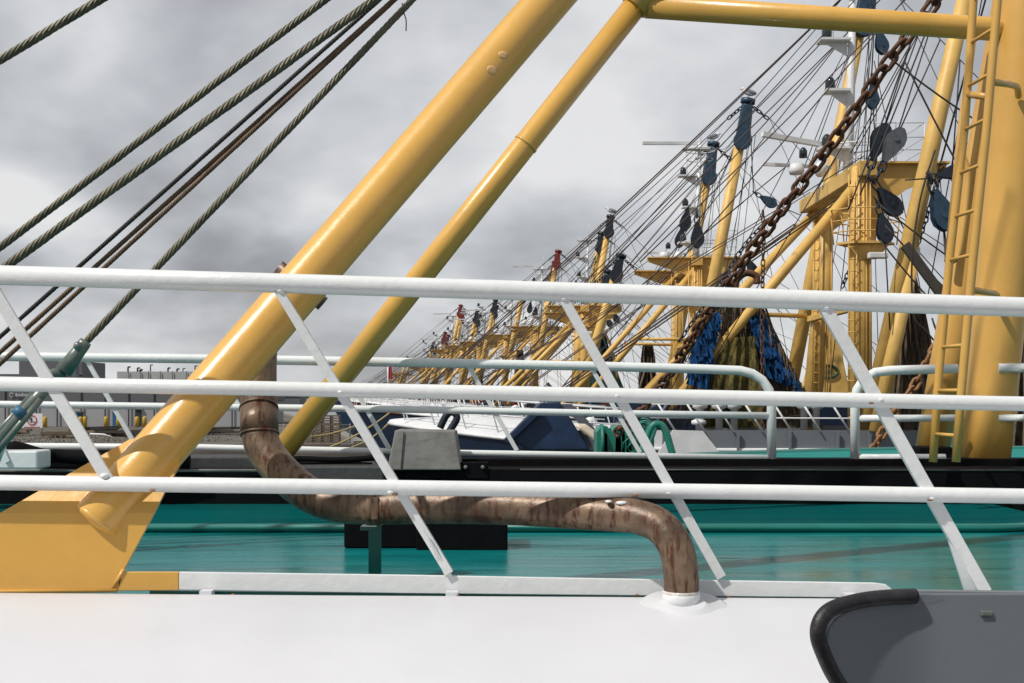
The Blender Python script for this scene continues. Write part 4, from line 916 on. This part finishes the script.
# red flag and staff at the bow of the navy/grey trawler
fg = thing('flag', 'small red flag hanging at the tip of the white bow railing', 'flag', P(389, 395, 34)); m = MB(); m.tube([P(388, 398, 34), P(388, 362, 34)], 0.025, 6); m.build('flag_staff', WFAR, fg)
m = MB(); m.grid(lambda u, v: P(388+3.5*u+1.2*v*u, 366+13*v, 34+0.08*math.sin(u*7)), 6, 6); m.build('flag_cloth', mat('red_flag_cloth', (0.45, 0.03, 0.03), 0.8), fg)

# gulls on the mastheads
def gull(c, lb, s=1.0, f=1):
    r = thing('seagull', lb, 'bird', c, 'gulls perched on boom heads'); c = Vector(c)
    T = Matrix.Rotation(R(20*f), 3, 'Y')
    m = MB(); m.ball(c+V(0, 0, 0.17*s), (0.21*s, 0.09*s, 0.10*s), 12, 8, T); m.ball(c+V(-0.17*f*s, 0, 0.28*s), (0.06*s, 0.05*s, 0.055*s), 10, 7); m.tube([c+V(-0.11*f*s, 0, 0.2*s), c+V(-0.16*f*s, 0, 0.27*s)], [0.06*s, 0.045*s], 8); m.build('body', GULLW, r)
    m = MB()
    for sy in (-1, 1): m.ball(c+V(0.06*f*s, sy*0.075*s, 0.18*s), (0.2*s, 0.025*s, 0.06*s), 10, 6, T)
    m.build('wing', GULLG, r)
    m = MB(); m.tube([c+V(-0.22*f*s, 0, 0.275*s), c+V(-0.29*f*s, 0, 0.26*s)], [0.018*s, 0.005*s], 6)
    for sy in (-.03, .03): m.tube([c+V(0, sy, 0.1*s), c+V(0, sy, 0)], 0.008*s, 5)
    m.build('beak_and_legs', BEAK, r)
gull(hC[0]+V(0, 0, 0.0), 'gull standing on the blue head of the mid-distance near boom', 1.4)
gull(hC[1]+V(0, 0, 0.0), 'gull on the blue boom head above the white radar bar', 1.4, -1)
gull(hD[0]+V(0, 0, 0.0), 'gull on the right black boom head farther off', 1.7)

# ------------------------------------------------------------------ quay: warehouse, sign, clutter
YW = 122.0
wh = thing('warehouse', 'long low grey warehouse on the quay behind the left rails', 'warehouse', P(60, 427, YW))
gz = QZ
def ex(px, Yd): return (px-512)/F*Yd
def bxx(m, x0, x1, y0, y1, Yd, dep): # front face at Yd
    a = P(x0, y0, Yd); b = P(x1, y1, Yd); z1 = a.z; z0 = b.z
    m.box(((a.x+b.x)/2, Yd+dep/2, (z0+z1)/2), (abs(b.x-a.x), dep, abs(z1-z0)))
m = MB(); bxx(m, -260, 246, 402, 427, YW, 20); m.build('wall', WALLL, wh)
m = MB(); bxx(m, -261, 247, 386, 402, YW-0.15, 20.3); m.build('fascia', WALLD, wh)
m = MB(); bxx(m, 19, 76, 361, 386, YW+3, 9); m.build('roof_block', WALLD, wh)
m = MB(); bxx(m, -260, 19, 374, 386, YW+5, 9); m.build('roof', WALLD, wh)
m = MB(); bxx(m, 79, 82, 362, 386, YW+1, 0.3); bxx(m, 76, 82, 375, 376.5, YW+1, 0.3); m.build('vent_pipe', WALLD, wh)
for x in (5, 36, 57, 81, 105, 128.5, 154, 178, 205, 232):
    m = MB(); bxx(m, x-0.5, x+0.5, 387, 427, YW-0.25, 0.1); m.build('downpipe', DOORD, wh)
for (x0, x1, mt) in ((76, 82, DOORB), (112.5, 116.5, DOORB), (135, 141, DOORD), (195, 205, DOORD)):
    m = MB(); bxx(m, x0, x1, 409 if mt is DOORD else 412.5, 426.9, YW-0.12, 0.1); d_ = m.build('door', mt, wh)
    m = MB(); bxx(m, x0-0.6, x1+0.6, (409 if mt is DOORD else 412.5)-1.2, 409.2 if mt is DOORD else 412.7, YW-0.3, 0.3); m.build('door_frame', WALLD, d_)
m = MB(); m.tube([P(11.5+1.7*math.cos(t), 395+2.1*math.sin(t), YW-0.35) for t in [2*math.pi*i/16+0.9 for i in range(14)]], 0.045, 6)
xs = 15.5
for i, w_ in enumerate((1.3, 1.0, 1.2, 0.9, 1.3, 0.9, 1.1, 1.2)): bxx(m, xs, xs+w_, 394-(0.9 if i in (0, 4) else 0), 396.2, YW-0.35, 0.05); xs += w_+0.5
m.build('fascia_sign', mat('pale_lettering', (0.45, 0.46, 0.48), 0.5), wh)
si = thing('silo_block', 'pale panelled building with roof vents behind the warehouse', 'building', P(160, 390, 150))
m = MB(); bxx(m, 117, 205, 371.5, 420, 150, 12); m.build('wall', WALLW, si)
for x in (128, 140, 148, 160, 172, 186): m = MB(); bxx(m, x, x+0.5, 371.2, 392, 149.8, 0.1); m.build('panel_joint', WALLD, si)
for (x, y, w_) in ((128, 367, 2), (137.5, 368, 2), (140, 370, 3), (150.5, 365, 1.4), (168, 368, 2), (177, 369, 2), (183, 368.5, 1.2), (195, 366, 1.5)):
    m = MB(); a_ = P(x, 372, 150.5); b_ = P(x, y, 150.5); m.tube([a_, b_], w_*0.055, 8); m.tube([b_, b_+V(0.3, 0, 0.0)], w_*0.05, 8); m.build('roof_vent', DOORD, si)
for i, (x, y, lb) in enumerate(((45, 422, 'yellow bollard beside the quay sign'), (80.5, 423, 'yellow bollard left of a close pair by the blue door'), (84.8, 423, 'yellow bollard right of the pair by the blue door'), (106, 422.5, 'yellow bollard left of the second blue door'), (118.5, 421.5, 'yellow bollard right of the second blue door'), (137, 420.5, 'yellow bollard before the dark doorway'), (144.5, 419.5, 'yellow bollard nearest the big yellow leg'))):
    m = MB(); c = P(x, 427.5, YW-3+i*0.1); m.lathe((c.x, c.y, QZ), [(0.22, 0), (0.22, 0.9), (0.16, 1.02), (0.05, 1.06)], 12); o = m.build('bollard', BINY); tag(o, lb, 'bollard', 'yellow bollards along the warehouse')
# sign
sg_ = thing('quay_sign', 'white sign on two posts with black pictogram in a red ring', 'sign', (ex(32, 96), 96, QZ))
a = P(22.5, 413.5, 96); b = P(42.5, 428, 96)
m = MB(); m.box(((a.x+b.x)/2, 96, (a.z+b.z)/2), (b.x-a.x, 0.05, a.z-b.z)); m.build('sign_board', SIGNW, sg_)
for x in (22.5, 41.8): m = MB(); m.tube([V(ex(x, 96), 96.06, QZ), V(ex(x, 96), 96.06, a.z)], 0.04, 8); m.build('post', CONC, sg_)
cc = P(31.8, 420, 95.95)
m = MB(); m.tube([cc+V(0.37*math.cos(t), 0, 0.37*math.sin(t)) for t in [2*math.pi*i/24 for i in range(25)]], 0.035, 6); m.build('red_ring', SIGNR, sg_)
m = MB(); m.tube([cc+V(-0.12, 0, 0.2), cc+V(-0.2, 0, 0.02), cc+V(0.02, 0, 0.02)], 0.025, 5); m.tube([cc+V(-0.02, 0, 0.22), cc+V(-0.02, 0, -0.05)], 0.03, 5)
m.tube([cc+V(-0.22, 0, -0.1), cc+V(-0.12, 0, -0.18), cc+V(0.0, 0, -0.1), cc+V(0.12, 0, -0.18), cc+V(0.22, 0, -0.1)], 0.025, 5); m.build('pictogram', SIGNB, sg_)
m = MB(); m.box((cc.x, 95.96, b.z+0.08), (1.3, 0.02, 0.05)); m.build('red_text_line', SIGNR, sg_)
# timber and pipe heaps on the quay
lbs = ['long dark timber pile in front of the warehouse', 'dark beams heaped below the quay sign', 'low heap of old pipes near the big yellow leg', 'dark timber stack at the left picture edge', 'scattered planks under the blue door']
for i, (x0, x1, Yd) in enumerate(((100, 175, 92), (40, 100, 90), (150, 245, 97), (-40, 35, 94), (66, 130, 101))):
    m = MB(); rr_ = random.Random(i)
    for k in range(9):
        a = V(ex(x0+rr_.uniform(0, 20), Yd), Yd+rr_.uniform(-1.5, 1.5), QZ+0.1+0.13*(k//3)); b = V(ex(x1-rr_.uniform(0, 20), Yd), Yd+rr_.uniform(-1.5, 1.5), QZ+0.12+0.13*(k//3)+rr_.uniform(0, .15)); m.bar(a, b, 0.22, 0.18)
    o = m.build('timber_pile', DWOOD if i % 2 == 0 else WOOD); tag(o, lbs[i], 'timber', 'heaps of old timber on the quay')
m = MB(); m.tube([V(ex(90, 88), 88, QZ+0.35), V(ex(104, 88), 88, QZ+0.3), V(ex(112, 88), 88, QZ+0.1)], 0.07, 8); o = m.build('white_pole', WFAR); tag(o, 'thin white pole lying on the dark timber', 'pole')
m = MB()
for k in range(900):
    x = random.uniform(-38, -20); y = random.uniform(80, 90) if random.random() < .5 else random.uniform(92, 100)
    c = V(x, y, QZ); m.bar(c, c+V(random.uniform(-.1, .1), 0, random.uniform(.04, .12)), 0.05, 0.02)
g_ = m.build('grass', GRASS); g_['kind'] = 'stuff'
# crates by the thin leg
for i, x in enumerate((300, 309, 318, 327, 336)):
    r = thing('crate_stack', ['wooden crate stack hard against the thin yellow leg', 'second wooden crate stack from the thin yellow leg', 'middle wooden crate stack of the quay row', 'fourth wooden crate stack from the thin yellow leg', 'rightmost wooden crate stack by the red bow'][i], 'crate', (ex(x, 80.5), 80.5, QZ), 'wooden crate stacks on the quay')
    for k in range(3):
        m = MB(); c = V(ex(x, 80.5), 80.5, QZ+0.3+0.62*k)
        for zz in (-0.25, -0.08, 0.09, 0.26): m.box(c+V(0, -0.27, zz), (0.56, 0.03, 0.10)); m.box(c+V(0, 0.27, zz), (0.56, 0.03, 0.10))
        for xx in (-0.25, 0.25): m.box(c+V(xx, 0, 0), (0.06, 0.5, 0.56))
        m.box(c+V(0, 0, -0.28), (0.5, 0.5, 0.03)); m.build('crate', WOOD, r)
m = MB()
for zz in (1.6, 2.2): m.tube([V(ex(262, 84), 84, QZ+zz*0.5), V(ex(350, 84), 84, QZ+zz*0.5)], 0.05, 6)
for x in range(262, 351, 11): m.tube([V(ex(x, 84), 84, QZ), V(ex(x, 84), 84, QZ+1.2)], 0.05, 6)
o = m.build('quay_fence', CONC); tag(o, 'low grey pipe fence along the quay behind the crates', 'fence')
# mooring lines
for (a, b, lb) in (((330, 447), (392, 411), 'yellow mooring line left of the pair over the quay edge'), ((352, 447), (388, 424), 'yellow mooring line right of the pair over the quay edge'), ((300, 437), (360, 424), 'pale thin mooring line to the blue bow')):
    m = MB(); m.tube(sagline(P(*a, 52), P(*b, 54), 0.15), 0.04, 6); o = m.build('mooring_line', mat('straw_rope', (0.42, 0.34, 0.15), 0.8, var=0.2)); tag(o, lb, 'rope', 'mooring lines')
# far low sheds and cranes along the quay
for i, (x0, x1, y0, Yd, lb) in enumerate(((262, 300, 396, 330, 'low dark shed far off left of the thin yellow leg'), (405, 470, 398, 420, 'low far shed behind the white foredeck'), (345, 392, 401, 300, 'small far shed with red roof above the red bow'), (480, 640, 400, 500, 'long far quay shed beneath the booms'))):
    r = thing('shed', lb, 'building', P((x0+x1)/2, 400, Yd)); a = P(x0, y0, Yd); b = P(x1, y0, Yd)
    m = MB(); m.box(((a.x+b.x)/2, Yd+5, (a.z+QZ)/2), (b.x-a.x, 10, a.z-QZ)); m.build('wall', [WALLD, WALLL, CONC, WALLD][i], r)
    m = MB(); m.prism([V(a.x-.3, Yd-.3, a.z), V(a.x-.3, Yd+10.3, a.z), V(a.x-.3, Yd+5, a.z+1.2)], (b.x-a.x+.6, 0, 0)); m.build('roof', [DOORD, WALLD, REDP, WALLD][i], r)
